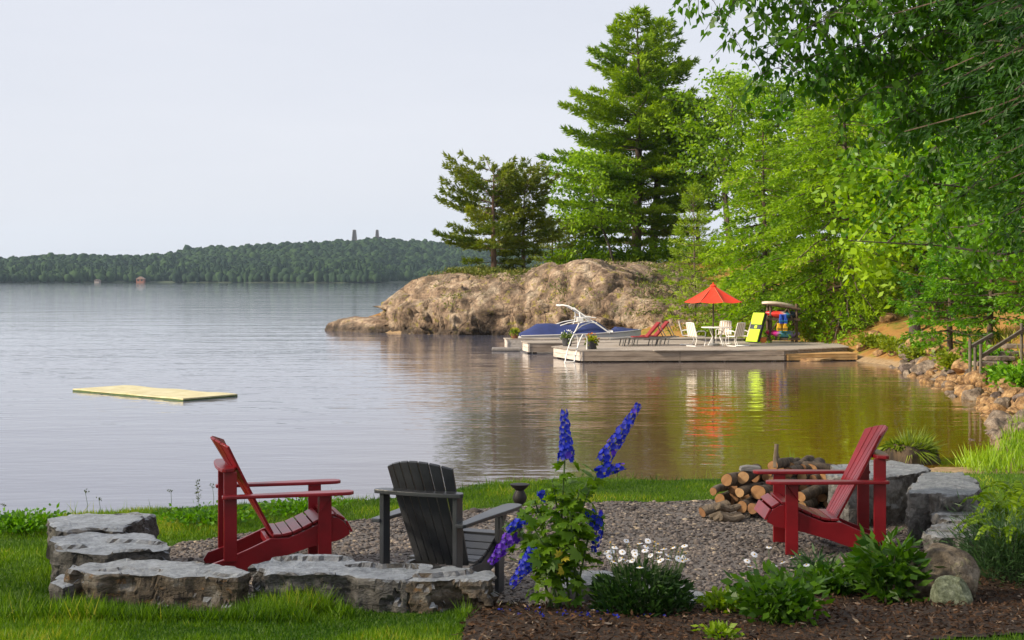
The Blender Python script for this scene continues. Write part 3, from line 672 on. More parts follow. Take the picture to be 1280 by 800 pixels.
def scatter_chips():
    r = np.random.default_rng(6); n = 45000
    x = r.uniform(-0.4, 5.0, n); y = r.uniform(7.2, 13, n); k = in_area(x, y, MULCH, 5.0) & ~in_area(x, y, GRAVEL, 1.0) & (x < y * 0.37); x = x[k]; y = y[k]; n = len(x)
    P = np.stack([x, y, height(x, y) + r.uniform(0.012, 0.035, n)], -1)
    D = rand_dirs(n, r) * np.array([1, 1, 0.35]); D = unit(D)
    V, f = blades(P, D, r.uniform(0.015, 0.06, n), r.uniform(0.003, 0.009, n), r)
    m = leaf_mat('mulch_chips', (0.014, 0.007, 0.004), (0.115, 0.058, 0.028), 0.0, 0.95, c3=(0.34, 0.27, 0.2))
    o = np_mesh('mulch_chips', V, f, m, tint=np.repeat(r.random(n), 4)); o['kind'] = 'stuff'
    tag(o, 'dark shredded bark chips of the planting bed', 'mulch')
scatter_chips()

# ------------------------------------------------------------------ shore rocks around the cove
SHR = [rock_mat('shore_rock_%d' % i, b_, l_, d_, lichen=lc, scale=2.2, lich=0.6, bdist=0.04) for i, (b_, l_, d_, lc) in enumerate([
    ((0.29, 0.165, 0.07), (0.44, 0.29, 0.14), (0.10, 0.055, 0.028), (0.42, 0.23, 0.06)),
    ((0.19, 0.145, 0.11), (0.32, 0.26, 0.20), (0.07, 0.052, 0.04), (0.32, 0.20, 0.09)),
    ((0.13, 0.095, 0.08), (0.23, 0.18, 0.15), (0.05, 0.036, 0.03), None)])]
SHMESH = [boulder_mesh('shore_rock', ICO2, s, SHR[i % 3], 40 + i, 0.2) for i, s in enumerate([(1, .8, .62), (1, .9, .75), (1, .7, .55), (.95, 1, .7), (1, .62, .6), (1, .85, .5), (.9, .8, .8), (1, .75, .68)])]
SHORE_ROCKS = []
def shore_rocks():
    r = random.Random(4)
    line = SHORE[11:21]
    seg = np.r_[0, np.cumsum(np.hypot(*np.diff(line, axis=0).T))]
    groups = [('rocks piled along the cove shore', 'tan angular rock in the pile along the cove shore')]
    placed = []
    def try_place(s0, off, size, k):
        x = np.interp(s0, seg, line[:, 0]); y = np.interp(s0, seg, line[:, 1])
        i = min(len(line) - 2, max(0, int(np.searchsorted(seg, s0)) - 1)); e = line[i + 1] - line[i]; nn = np.array([e[1], -e[0]]) / np.hypot(*e)
        x += nn[0] * off; y += nn[1] * off
        for (qx, qy, qs) in placed:
            if (qx - x) ** 2 + (qy - y) ** 2 < (0.62 * (qs + size)) ** 2: return
        placed.append((x, y, size))
        mi = r.choice([0, 3, 6, 0, 3]) if 6 < s0 < 24 and r.random() < 0.75 else r.choice([1, 2, 4, 5, 7])
        o = link(bpy.data.objects.new('shore_rock', SHMESH[mi])); sc_ = size * r.uniform(.85, 1.15)
        zz = max(hz(x, y), WATER - 0.12)
        o.location = (x, y, zz + size * r.uniform(0.05, 0.3)); o.scale = (sc_, sc_, sc_ * r.uniform(.8, 1.1)); o.rotation_euler = (r.uniform(-.3, .3), r.uniform(-.3, .3), r.uniform(0, 6.28))
        col_ = {0: 'tan', 1: 'grey brown', 2: 'dark brown'}[mi % 3]; sz_ = 'large' if size > 0.36 else ('small' if size < 0.18 else 'medium sized')
        tag(o, '%s %s rock in the pile along the cove shore' % (sz_, col_), 'rock', 'rocks piled along the cove shore')
        SHORE_ROCKS.append(o)
    for k in range(26): try_place(r.uniform(4, 24), r.uniform(-0.25, 1.0), r.uniform(.34, .55), k)
    for k in range(260): try_place(r.uniform(2.5, 27), abs(r.gauss(0, .95)) - 0.45, r.uniform(.16, .32), k)
    for k in range(330): try_place(r.uniform(3, 27), r.uniform(-.5, 1.5), r.uniform(.09, .17), k)
    # scattered rocks higher on the bank
    for (px, py, d, s_) in [(1080, 424, 56, .35), (1092, 421, 57, .42), (1100, 436, 54, .3), (1118, 434, 53, .32), (1135, 432, 52, .45), (1150, 428, 52, .6), (1160, 422, 53, .5), (1143, 420, 53.5, .4), (1170, 430, 50, .4), (1085, 400, 62, .5), (1110, 412, 60, .4)]:
        x = (px - 640) * d / F; o = link(bpy.data.objects.new('bank_rock', SHMESH[r.choice([0, 1, 3])])); o.location = (x, d, hz(x, d) + s_ * .25); o.scale = (s_, s_, s_); o.rotation_euler = (0, 0, r.uniform(0, 6))
        tag(o, 'pale rock half buried in the sunny grassy bank above the cove', 'rock', 'rocks on the bank above the cove')
shore_rocks()

# ------------------------------------------------------------------ slatted lounge chairs round the gravel
REDP = mat('red_chair_paint', (0.215, 0.007, 0.012), 0.32, var=0.22, scale=3.5, bump=0.06, bscale=90, spec=0.5)
BLKP = mat('black_chair_paint', (0.046, 0.048, 0.053), 0.30, var=0.25, scale=3.5, bump=0.08, bscale=90, spec=0.5)
RAIL = [(-.86, .03), (-.825, .085), (-.72, .118), (-.56, .18), (-.40, .25), (-.27, .25), (-.15, .295), (-.04, .345), (.05, .395), (.10, .385), (.145, .355), (.185, .30), (.192, .255), (.12, .215), (-.09, .175), (-.28, .12), (-.45, .06), (-.62, 0), (-.84, 0)]
def lounge_chair(label, loc, rz, m):
    t = thing('adirondack_chair', label, 'chair', loc, rz)
    for s in (-1, 1):
        b = MB(); y0 = s * .235; b.prism(RAIL, y0 - .015, y0 + .015, 'y'); b.build('side_rail', m, t, bevel=.004)
        b = MB(); b.box(-.05, .05, s * .268 - .016, s * .268 + .016, 0, .565); b.build('front_leg', m, t, bevel=.005)
        b = MB(); b.box(-.745, -.65, s * .268 - .016, s * .268 + .016, .10, .76); b.build('rear_post', m, t, bevel=.005)
        # paddle shaped arm
        out = [(-.76, -.03), (-.74, -.042), (-.5, -.05), (-.25, -.062), (.0, -.075), (.12, -.075), (.18, -.062), (.208, -.03), (.212, 0.0), (.208, .03), (.18, .058), (.12, .068), (-.1, .066), (-.4, .05), (-.6, .036), (-.76, .03)]
        b = MB(); b.prism([(x, s * (.305 - yy * 1.0)) for x, yy in out], .566, .592, 'z'); b.build('armrest', m, t, bevel=.008, seg=3)
        b = MB(); b.prism([(-.045, .564), (.04, .564), (.02, .52), (-.045, .44)], s * .298 - .013, s * .298 + .013, 'y'); b.build('arm_bracket', m, t, bevel=.003)
    # seat slats along the dished top of the rails
    path = [(-.385, .262), (-.315, .262), (-.235, .277), (-.16, .307), (-.085, .342), (-.010, .376)]
    for k in range(5):
        a = Vector((path[k][0], 0, path[k][1])); c = Vector((path[k + 1][0], 0, path[k + 1][1])); g = (c - a) * 0.07
        b = MB(); mid = (a + c) / 2; dirv = (c - a).normalized(); L = (c - a).length * .88
        up = Vector((-dirv.z, 0, dirv.x)); b.beam(mid + Vector((0, -.248, 0)) + up * .009, mid + Vector((0, .248, 0)) + up * .009, L, .019, up); b.build('seat_slat', m, t, bevel=.004)
    for (x0, z0, x1, z1) in ((.005, .388, .078, .398), (.088, .396, .15, .362), (.155, .352, .198, .268)):
        dirv = Vector((x1 - x0, 0, z1 - z0)).normalized(); up = Vector((-dirv.z, 0, dirv.x)); mid = Vector(((x0 + x1) / 2, 0, (z0 + z1) / 2)); L = math.hypot(x1 - x0, z1 - z0)
        b = MB(); b.beam(mid + Vector((0, -.252, 0)) + up * .010, mid + Vector((0, .252, 0)) + up * .010, L, .019, up); b.build('seat_slat', m, t, bevel=.004)
    # fanned back slats, slightly cupped
    base = Vector((-.375, 0, .245)); top = Vector((-.80, 0, .965)); ax = (top - base).normalized(); nb = Vector((ax.z, 0, -ax.x))
    n = 7; wb, wt = .051, .061; gap = .0085
    for k in range(n):
        o = k - (n - 1) / 2; yb = o * (wb + gap * .75); yt = o * (wt + gap); Ltot = (top - base).length
        vs = []
        for fz in (0, .3, .6, .85, 1.0):
            for e in (-1, -.33, .33, 1):
                w = wb + (wt - wb) * fz; yc = yb + (yt - yb) * fz + e * w / 2
                Lh = Ltot * (1.04 - 2.1 * (yt + e * wt / 2) ** 2) * fz if fz == 1 else Ltot * (1.04 - 2.1 * yt ** 2) * fz * .97
                p = base + ax * Lh + nb * (1.15 * yc * yc * (.25 + .75 * fz)); p.y = yc; vs.append(p)
        allv = [p - nb * .0095 for p in vs] + [p + nb * .0095 for p in vs]; q = len(vs); fs = []
        for i in range(4):
            for j in range(3):
                a_ = i * 4 + j; fs.append((a_, a_ + 1, a_ + 5, a_ + 4)); fs.append((q + a_ + 4, q + a_ + 5, q + a_ + 1, q + a_))
        rim = [0, 1, 2, 3, 7, 11, 15, 19, 18, 17, 16, 12, 8, 4]
        for i in range(len(rim)):
            u_, v_ = rim[i], rim[(i + 1) % len(rim)]; fs.append((v_, u_, q + u_, q + v_))
        b = MB(); b.add(allv, fs); b.build('back_slat', m, t, bevel=.003)
    # curved top support on the posts, lower cross bar
    pts = [(-.76, -.315), (-.735, -.325), (-.675, -.30), (-.648, -.2), (-.684, -.1), (-.694, 0), (-.684, .1), (-.648, .2), (-.675, .30), (-.735, .325), (-.76, .315), (-.782, .2), (-.79, 0), (-.782, -.2)]
    b = MB(); b.prism(pts, .761, .789, 'z'); b.build('back_support', m, t, bevel=.006)
    b = MB(); b.box(-.425, -.395, -.219, .219, .18, .235); b.build('cross_bar', m, t, bevel=.003)
    b = MB(); b.box(-.01, .012, -.219, .219, .22, .29); b.build('cross_bar', m, t, bevel=.003)
    return t
zc = lambda x, y: hz(x, y) + 0.018
lounge_chair('dark red wooden slatted chair seen from its side by the long slabs', (-1.477, 11.05, zc(-1.477, 11.05)), math.radians(16), REDP)
lounge_chair('dark red wooden slatted chair beside the stacked firewood', (2.217, 11.68, zc(2.217, 11.68)), math.radians(180), REDP)
lounge_chair('black wooden slatted chair turned towards the lake', (-.335, 10.17, zc(-.335, 10.17)), math.radians(67.4), BLKP)

# ------------------------------------------------------------------ firewood
BARK = [mat('bark_%d' % i, a, .95, col2=c, scale=14, bump=1.0, bscale=30, stretch=(1, 1, .35)) for i, (a, c) in enumerate([((.035, .024, .016), (.12, .085, .055)), ((.055, .038, .024), (.17, .125, .085)), ((.10, .075, .05), (.24, .185, .13))])]
def end_mat(name, c1, c2):
    m = bpy.data.materials.new(name); n, l = nodes_of(m); b = n['Principled BSDF']; b.inputs['Roughness'].default_value = .85
    t = n.new('ShaderNodeTexCoord'); w = n.new('ShaderNodeTexWave'); w.wave_type = 'RINGS'; w.rings_direction = 'X'; w.inputs['Scale'].default_value = 38; w.inputs['Distortion'].default_value = 3; w.inputs['Detail'].default_value = 3
    l.new(t.outputs['Object'], w.inputs['Vector']); q = n.new('ShaderNodeTexNoise'); q.inputs['Scale'].default_value = 14; l.new(t.outputs['Object'], q.inputs['Vector'])
    a = n.new('ShaderNodeMath'); a.operation = 'MULTIPLY_ADD'; a.inputs[1].default_value = .35; l.new(w.outputs['Fac'], a.inputs[0]); l.new(q.outputs['Fac'], a.inputs[2])
    r = n.new('ShaderNodeValToRGB'); r.color_ramp.elements[0].position = .35; r.color_ramp.elements[1].position = .85; r.color_ramp.elements[0].color = (*c1, 1); r.color_ramp.elements[1].color = (*c2, 1)
    l.new(a.outputs['Value'], r.inputs['Fac']); l.new(r.outputs['Color'], b.inputs['Base Color']); return m
ENDM = [end_mat('cut_wood_%d' % i, a, c) for i, (a, c) in enumerate([((.19, .085, .03), (.42, .22, .09)), ((.26, .13, .05), (.50, .30, .14)), ((.13, .06, .025), (.32, .16, .07))])]
def log(label, p, r0, L, az, el, seed, bi, ei, knob=False):
    """round log: cut end at p, running L metres in direction az (from +X), el tilt"""
    t = thing('firewood_log', label, 'log', p, az, 'stacked firewood logs'); t.rotation_euler = (0, -el, az)
    rr = random.Random(seed); n = 18; vs = []; fs = []; rows = 9
    ph = [rr.uniform(0, 6.28) for _ in range(4)]
    for i in range(rows):
        x = L * i / (rows - 1); bend = .012 * math.sin(i * .5 + ph[0])
        for j in range(n):
            a = 2 * math.pi * j / n; q = r0 * (1 + .07 * math.sin(2 * a + ph[1]) + .045 * math.sin(3 * a + ph[2] + i * .15) + .05 * (noise.noise(Vector((x * 9, a * 2.2, seed))))) * (1 + .05 * math.sin(i * .7 + ph[3]))
            vs.append((x, q * math.cos(a), q * math.sin(a) + bend))
    fs = [(i * n + j, i * n + (j + 1) % n, (i + 1) * n + (j + 1) % n, (i + 1) * n + j) for i in range(rows - 1) for j in range(n)]
    b = MB(); b.add(vs, fs)
    if knob: b.tube([(L * .35, 0, r0 * .6), (L * .36, .02, r0 * 1.5), (L * .39, .03, r0 * 2.1)], [r0 * .42, r0 * .33, r0 * .3], 8)
    b.build('bark', BARK[bi], t, smooth=True)
    for (row, sx) in ((0, -.002), (rows - 1, .002)):
        b = MB(); ring = [(vs[row * n + j][0] + sx, vs[row * n + j][1] * .95, vs[row * n + j][2] * .95) for j in range(n)]
        b.add(ring + [(ring[0][0] + (-.004 if row == 0 else .004), 0, 0)], [(j, (j + 1) % n, n) for j in range(n)]); b.build('cut_end', ENDM[ei], t)
    return t
def firewood():
    pxz = [  # end face px, py, radius px, depth, bark, end, label
        (908.4, 601.4, 8.2, 13.30, 1, 0, 'log with cracked orange end high on the left of the firewood'),
        (928.8, 597, 7.6, 13.35, 0, 1, 'log with pale round end under a grey split piece'),
        (924.5, 615, 6.2, 13.25, 0, 1, 'narrow log in the middle of the firewood'),
        (947.5, 615.5, 9.6, 13.25, 0, 0, 'thickest log with ringed orange end in the firewood'),
        (927, 634, 7.8, 13.15, 1, 0, 'bottom log with dark streaked end on the gravel'),
        (941, 636.5, 7.6, 13.10, 1, 2, 'bottom log pushed forward beside the streaked one'),
        (966, 583, 6.8, 13.5, 0, 0, 'knobby log on top of the firewood'),
        (891.5, 615, 4.8, 13.35, 2, 0, 'thin log on the outer end of the firewood'),
        (1001.5, 619.5, 6.6, 13.25, 0, 0, 'log with small round end behind the red seat'),
        (963.5, 617, 5.2, 13.3, 1, 1, 'small log wedged beside the thickest one'),
        (966, 600, 6.0, 13.4, 0, 1, 'log hidden below the knobby top one'),
        (958, 634, 7, 13.3, 1, 2, 'bottom log under the red chair armrests'),
        (985, 592, 7.2, 13.6, 0, 2, 'dark log lying on the back row of the firewood'),
        (984, 606, 7.2, 13.55, 0, 2, 'middle log of the back row of the firewood'),
        (1006, 603, 6.6, 13.75, 1, 0, 'upper log behind the red chair armrest'),
        (982, 634, 7.4, 13.45, 1, 1, 'bottom log behind the red front leg'),
        (1002, 635, 6.8, 13.4, 2, 1, 'pale barked log lying on the gravel behind the red seat')]
    for i, (px, py, rp, d, bi, ei, lb) in enumerate(pxz):
        p = at(px, py, d); r0 = rp * d / F; p.z = max(p.z, hz(p.x, p.y) + r0 + 0.01)
        log(lb, p, r0, .46, math.radians(58 + 9 * math.sin(i * 2.1)), 0.02 * math.sin(i), 60 + i, bi, ei, knob=(i == 6))
    # logs filling the rest of the stack, row upon row
    rr = random.Random(12); k = 0
    for row, (py, x0, x1) in enumerate(((638, 912, 1046), (624, 900, 1040), (610, 916, 1034), (597, 944, 1030), (585, 974, 1022))):
        px = x0
        while px < x1:
            d = 13.75 + rr.uniform(-.1, .12); rp = rr.uniform(5.2, 8.2); p = at(px, py + rr.uniform(-2, 2), d); r0 = rp * d / F; p.z = max(p.z, hz(p.x, p.y) + r0 + .01)
            log('dark barked log packed in the %s row of the firewood stack' % ('lowest', 'second', 'third', 'fourth', 'top')[row], p, r0, .42, math.radians(58 + rr.uniform(-12, 12)), rr.uniform(-.05, .05), 120 + k, rr.choice([0, 0, 1]), rr.choice([0, 1, 2, 2])); k += 1; px += rp * 2.1
    p = at(878, 628, 13.2); p.z = hz(p.x, p.y) + .055; log('split log sloping down onto the gravel at the pile end', p, .05, .30, math.radians(30), .22, 90, 2, 2)
    p = at(992, 586, 13.9); log('long dark log across the back top of the firewood', p + Vector((0, .0, 0.0)), .062, .55, math.radians(8), -.04, 91, 0, 2)
    # gnarled roots and a grey split piece
    t = thing('root_wood', 'gnarled brown root piece lying at the foot of the firewood', 'driftwood', at(905, 632, 13.1)); t.location.z = hz(t.location.x, 13.1)
    for k, (dy, dz) in enumerate(((0, .04), (-.07, .03), (.02, .11), (-.12, .035))):
        b = MB(); b.tube([(-.13 + .03 * k, dy, dz), (-.04, dy - .02, dz + .03), (.05, dy + .01, dz - .005), (.16, dy + .05, dz + .02)], [.022, .032, .034, .026], 8); b.build('root', BARK[2], t, smooth=True)
    t = thing('split_wood', 'grey weathered split piece on top of the logs', 'driftwood', at(934, 586.5, 13.4)); b = MB(); b.prism([(-.07, -.012), (.13, -.018), (.12, .026), (0, .035), (-.06, .022)], -.04, .06, 'y'); b.build('split_face', mat('grey_wood', (.20, .19, .18), .9, var=.3, scale=20, bump=.6, stretch=(.3, 1, 1)), t, bevel=.006)
    o = MB(); o.tube([(0, 0, 0), (.004, .005, .08), (.012, .01, .17), (.016, .012, .215)], [.026, .024, .02, .021], 10); s = o.build('branch_stub', BARK[2], None, smooth=True); s.location = at(969, 580, 13.5); s.location.z -= .03
    tag(s, 'short upright grey stub standing on the top log', 'branch')
firewood()

# ------------------------------------------------------------------ small things in the fire pit circle
IRON = mat('dark_iron', (.022, .019, .018), .6, var=.2, metal=.3)
t = thing('fire_poker_finial', 'dark iron finial post half hidden behind the blue flowers', 'finial', (0.065, 12.1, hz(.065, 12.1)))
b = MB(); b.lathe([(.10, 0), (.10, .02), (.03, .05), (.022, .12), (.02, .30)], 14); b.build('stand', IRON, t, smooth=True)
b = MB(); b.lathe([(.02, .30), (.05, .33), (.062, .37), (.045, .41), (.035, .43), (.065, .455), (.085, .48), (.055, .485)], 14); b.build('finial_cup', IRON, t, smooth=True)
b = MB(); b.beam((.17, 9.3, hz(.17, 9.3) - .03), (.255, 9.42, hz(.17, 9.3) + .22), .045, .03, (0, 1, 0)); o = b.build('garden_stake', mat('grey_stake', (.27, .25, .2), .9, var=.25, scale=20, bump=.5), None, bevel=.004)
tag(o, 'short leaning grey wooden stake beside the blue flowers', 'stake')

# ------------------------------------------------------------------ dock and everything on it
WOODG = mat('grey_dock_wood', (.26, .215, .175), .85, col2=(.44, .385, .33), scale=5, bump=.4, bscale=25, stretch=(.25, 3, 3))
WOODF = mat('weathered_fascia', (.20, .155, .12), .9, col2=(.36, .29, .23), scale=3, bump=.4, bscale=20, stretch=(.2, 4, 4))
WOODL = mat('pale_fascia', (.38, .33, .29), .9, col2=(.54, .49, .44), scale=3, bump=.4, bscale=20, stretch=(3, .3, 4))
WOODY = mat('new_yellow_wood', (.42, .235, .085), .75, col2=(.58, .36, .15), scale=3, stretch=(.3, 4, 4))
DARKW = mat('dark_piling', (.035, .028, .022), .9, var=.3)
DECK = -0.45
def platform(name, label, poly, z, th, fm, board_dir=(0, 1), fascia=None, legs=(), group=None):
    """deck: boards laid across, fascia boards round the rim, pilings under it"""
    c = (sum(p[0] for p in poly) / len(poly), sum(p[1] for p in poly) / len(poly)); t = thing(name, label, 'dock', (c[0], c[1], WATER - 0.6))
    L = [(p[0] - c[0], p[1] - c[1]) for p in poly]; z0 = WATER - 0.6; zt = z - z0; n = len(L)
    # boards clipped against the outline, one strip every 15 cm, joined: too fine to tell apart from the shore
    bm = MB(); P = np.array(L); u = Vector((board_dir[0], board_dir[1])).normalized(); w = Vector((u.y, -u.x))
    a = [u.x * p[0] + u.y * p[1] for p in L]; bb = [w.x * p[0] + w.y * p[1] for p in L]
    k = min(bb) + .003; i = 0
    while k < max(bb) - .02:
        mid = k + .07; xs = []
        for j in range(n):
            b0, b1 = bb[j], bb[(j + 1) % n]
            if (b0 > mid) != (b1 > mid): xs.append(a[j] + (a[(j + 1) % n] - a[j]) * (mid - b0) / (b1 - b0))
        xs.sort()
        for q in range(0, len(xs) - 1, 2):
            s0, s1 = xs[q] - .04, xs[q + 1] + .04; i += 1; dz = .004 * ((i * 7) % 3)
            cs = [u * s0 + w * k, u * s0 + w * (k + .14), u * s1 + w * (k + .14), u * s1 + w * k]
            bm.hexa([(p.x, p.y, zt - .04 + dz * .2) for p in cs] + [(p.x, p.y, zt + dz * .5) for p in cs])
        k += .152
    o = bm.build('deck_boards', WOODG, t); o['kind'] = 'stuff'
    for j in range(n):
        p, q = Vector((*L[j], 0)), Vector((*L[(j + 1) % n], 0)); m = (fascia or {}).get(j, fm)
        e = (q - p).normalized(); out = Vector((e.y, -e.x, 0)); ofs = out * -.045
        for r_ in range(2):
            hh = th / 2; zz = zt - .045 - hh * (r_ + .5); b = MB(); b.beam(p + ofs + e * .0 + Vector((0, 0, zz)), q + ofs + Vector((0, 0, zz)), .045, hh - .012); b.build('fascia_board', m, t)
    for (x, y) in legs:
        b = MB(); b.tube([(x - c[0], y - c[1], 0), (x - c[0], y - c[1], zt - .05)], .09, 10); b.build('piling', DARKW, t)
    return t
D1 = [(2.59, 53.6), (10.25, 54.2), (13.2, 56.6), (13.4, 59.5), (11.6, 62.0), (2.9, 59.6), (1.61, 56.8)]
platform('dock', 'wide weathered wooden dock carrying the red parasol', D1, DECK, .36, WOODF, (1, .1), {6: WOODL}, [(2.9, 53.75), (3.25, 53.8), (5.2, 53.95), (6.3, 54.0), (8.0, 54.15), (9.9, 54.3), (1.85, 56.6)])
D2 = [(.68, 59.8), (8.2, 60.75), (8.0, 62.5), (.42, 61.6)]
platform('dock', 'middle dock finger with pale end board beside planted pots', D2, DECK + .012, .36, WOODF, (1, .12), {3: WOODL}, [(.95, 60.0), (3.4, 60.3), (.75, 61.4)])
D3 = [(-.23, 63.6), (10.4, 64.6), (10.3, 66.0), (-.35, 65.0)]
platform('dock', 'long dock finger lying along the covered motorboat', D3, DECK + .006, .36, WOODL, (1, .1), None, [(.1, 63.8), (3, 64.1), (6, 64.4)])
S1 = [(10.35, 54.25), (13.15, 54.75), (13.05, 56.0), (10.3, 55.4)]
t = platform('dock_step', 'low step of fresh yellow timber at the shore end of the dock', S1, DECK - .17, .2, WOODY, (1, .18), None, [(10.6, 54.5), (12.9, 55.0)])
for ch in t.children:
    if ch.name.startswith('deck_boards'): ch.data.materials[0] = WOODY
boulder('footing_stone', 'pale flat stones footing under the yellow timber step', Vector((11.4, 54.5, WATER + .02)), (.9, .35, .16), SHR[0], 77, cat='rock')
# floating plank beside the boat
t = thing('swim_float', 'low dark float lying in front of the boat dock', 'float', (-.25, 62.6, WATER - .05)); b = MB(); b.box(-.62, .62, -.5, .5, .06, .17); b.build('float_deck', mat('float_grey', (.20, .18, .165), .8, var=.2), t, bevel=.02); b = MB(); b.tube([(-.5, -.3, .03), (.5, -.3, .03)], .09, 10); b.tube([(-.5, .3, .03), (.5, .3, .03)], .09, 10); b.build('float_tube', DARKW, t)

# swim mat
C = [on(90.8, 484.3, WATER + .10), on(229, 496.5, WATER + .10), on(297, 490.8, WATER + .10), on(155.5, 479.8, WATER + .10)]
c = sum(C, Vector()) / 4; t = thing('swim_mat', 'long yellow foam swim mat floating on open water', 'swim mat', (c.x, c.y, WATER))
YEL = mat('yellow_foam', (.42, .37, .20), .8, col2=(.54, .50, .32), scale=3, bump=.15); GRN = mat('green_foam', (.05, .085, .02), .85, var=.2)
def mat_layer(z0, z1, k):
    nseg = 12; b = MB(); L = [(p - c) * k for p in C]; vs = []
    for i in range(nseg + 1):
        a_ = L[0].lerp(L[1], i / nseg); d_ = L[3].lerp(L[2], i / nseg); w = .012 * math.sin(i * 1.3)
        vs += [(a_.x, a_.y, z0), (d_.x, d_.y, z0), (d_.x, d_.y, z1 + w), (a_.x, a_.y, z1 + w)]
    fs = [(3, 2, 1, 0), (nseg * 4, nseg * 4 + 1, nseg * 4 + 2, nseg * 4 + 3)] + [(i * 4 + j, i * 4 + (j + 1) % 4, i * 4 + 4 + (j + 1) % 4, i * 4 + 4 + j) for i in range(nseg) for j in range(4)]
    b.add(vs, fs); return b
mat_layer(-.05, .03, 1.0).build('under_layer', GRN, t); mat_layer(.034, .065, .998).build('top_layer', YEL, t)

# ladder
WHT = mat('white_tube', (.74, .73, .71), .4, spec=.5)
t = thing('swim_ladder', 'white tubular swim ladder hooked on the dock corner', 'ladder', (2.25, 53.75, WATER - .3))
for k, dx in enumerate((-.12, .22)):
    b = MB(); zt = DECK - (WATER - .3); b.tube([(dx + .35, .55, zt), (dx + .36, .5, zt + .38), (dx + .30, .38, zt + .55), (dx + .18, .22, zt + .57), (dx + .07, .08, zt + .38), (dx - .06, -.06, zt), (dx - .22, -.16, .02)], .022, 8); b.build('rail', WHT, t, smooth=True)
for k in range(4):
    z_ = .08 + .25 * k; x_ = -.21 + .05 * k; b = MB(); b.beam((x_ - .12, -.16 + .03 * k, z_), (x_ + .22, -.16 + .03 * k, z_), .09, .03); b.build('rung', WHT, t)

# planted pots
def pot(label, p, potc, leafc, r0, h, seed, square=False, fl=None):
    t = thing('flower_pot', label, 'flower pot', p); m = mat('pot_%d' % seed, potc, .6, var=.15)
    b = MB(); b.lathe([(r0 * .8, 0), (r0 * .95, h * .5), (r0, h * .9), (r0 * 1.08, h * .91), (r0 * 1.08, h), (r0 * .9, h), (r0 * .85, h * .92)], 4 if square else 16); o = b.build('pot', m, t, smooth=not square)
    r = np.random.default_rng(seed); n = 260; D = unit(rand_dirs(n, r) * np.array([1, 1, .8]) + np.array([0, 0, .55])); P = np.array([0, 0, h * .9]) + D * r.uniform(.0, 1, (n, 1)) * r0 * 1.2
    V, f = blades(P, unit(D + rand_dirs(n, r) * .6), r.uniform(.06, .16, n), r.uniform(.02, .05, n), r); np_mesh('leaves', V, f, leaf_mat('potleaf_%d' % seed, *leafc), t, tint=np.repeat(r.random(n), 4))
    if fl:
        n = 26; D = unit(rand_dirs(n, r) + np.array([0, 0, .9])); P = np.array([0, 0, h * 1.05]) + D * r0 * 1.35; V, f = blades(P, D, .07, .035, r); np_mesh('blossoms', V, f, leaf_mat('potflower_%d' % seed, fl, fl), t, tint=np.repeat(r.random(n), 4))
    return t
pot('dark planter of yellow green leaves at the dock ladder', (3.02, 54.5, DECK + .006), (.03, .03, .035), ((.10, .16, .01), (.38, .40, .02)), .19, .30, 1, fl=(.5, .16, .03))
pot('dark planter of pale green leaves and white blossom on the dock', (2.18, 57.0, DECK + .006), (.03, .03, .035), ((.06, .11, .02), (.17, .22, .05)), .20, .32, 2, fl=(.7, .7, .72))
pot('brown clay pot of green leaves at the boat dock end', (.12, 64.1, DECK + .01), (.16, .055, .03), ((.10, .16, .01), (.24, .30, .03)), .17, .22, 3, fl=(.4, .36, .03))

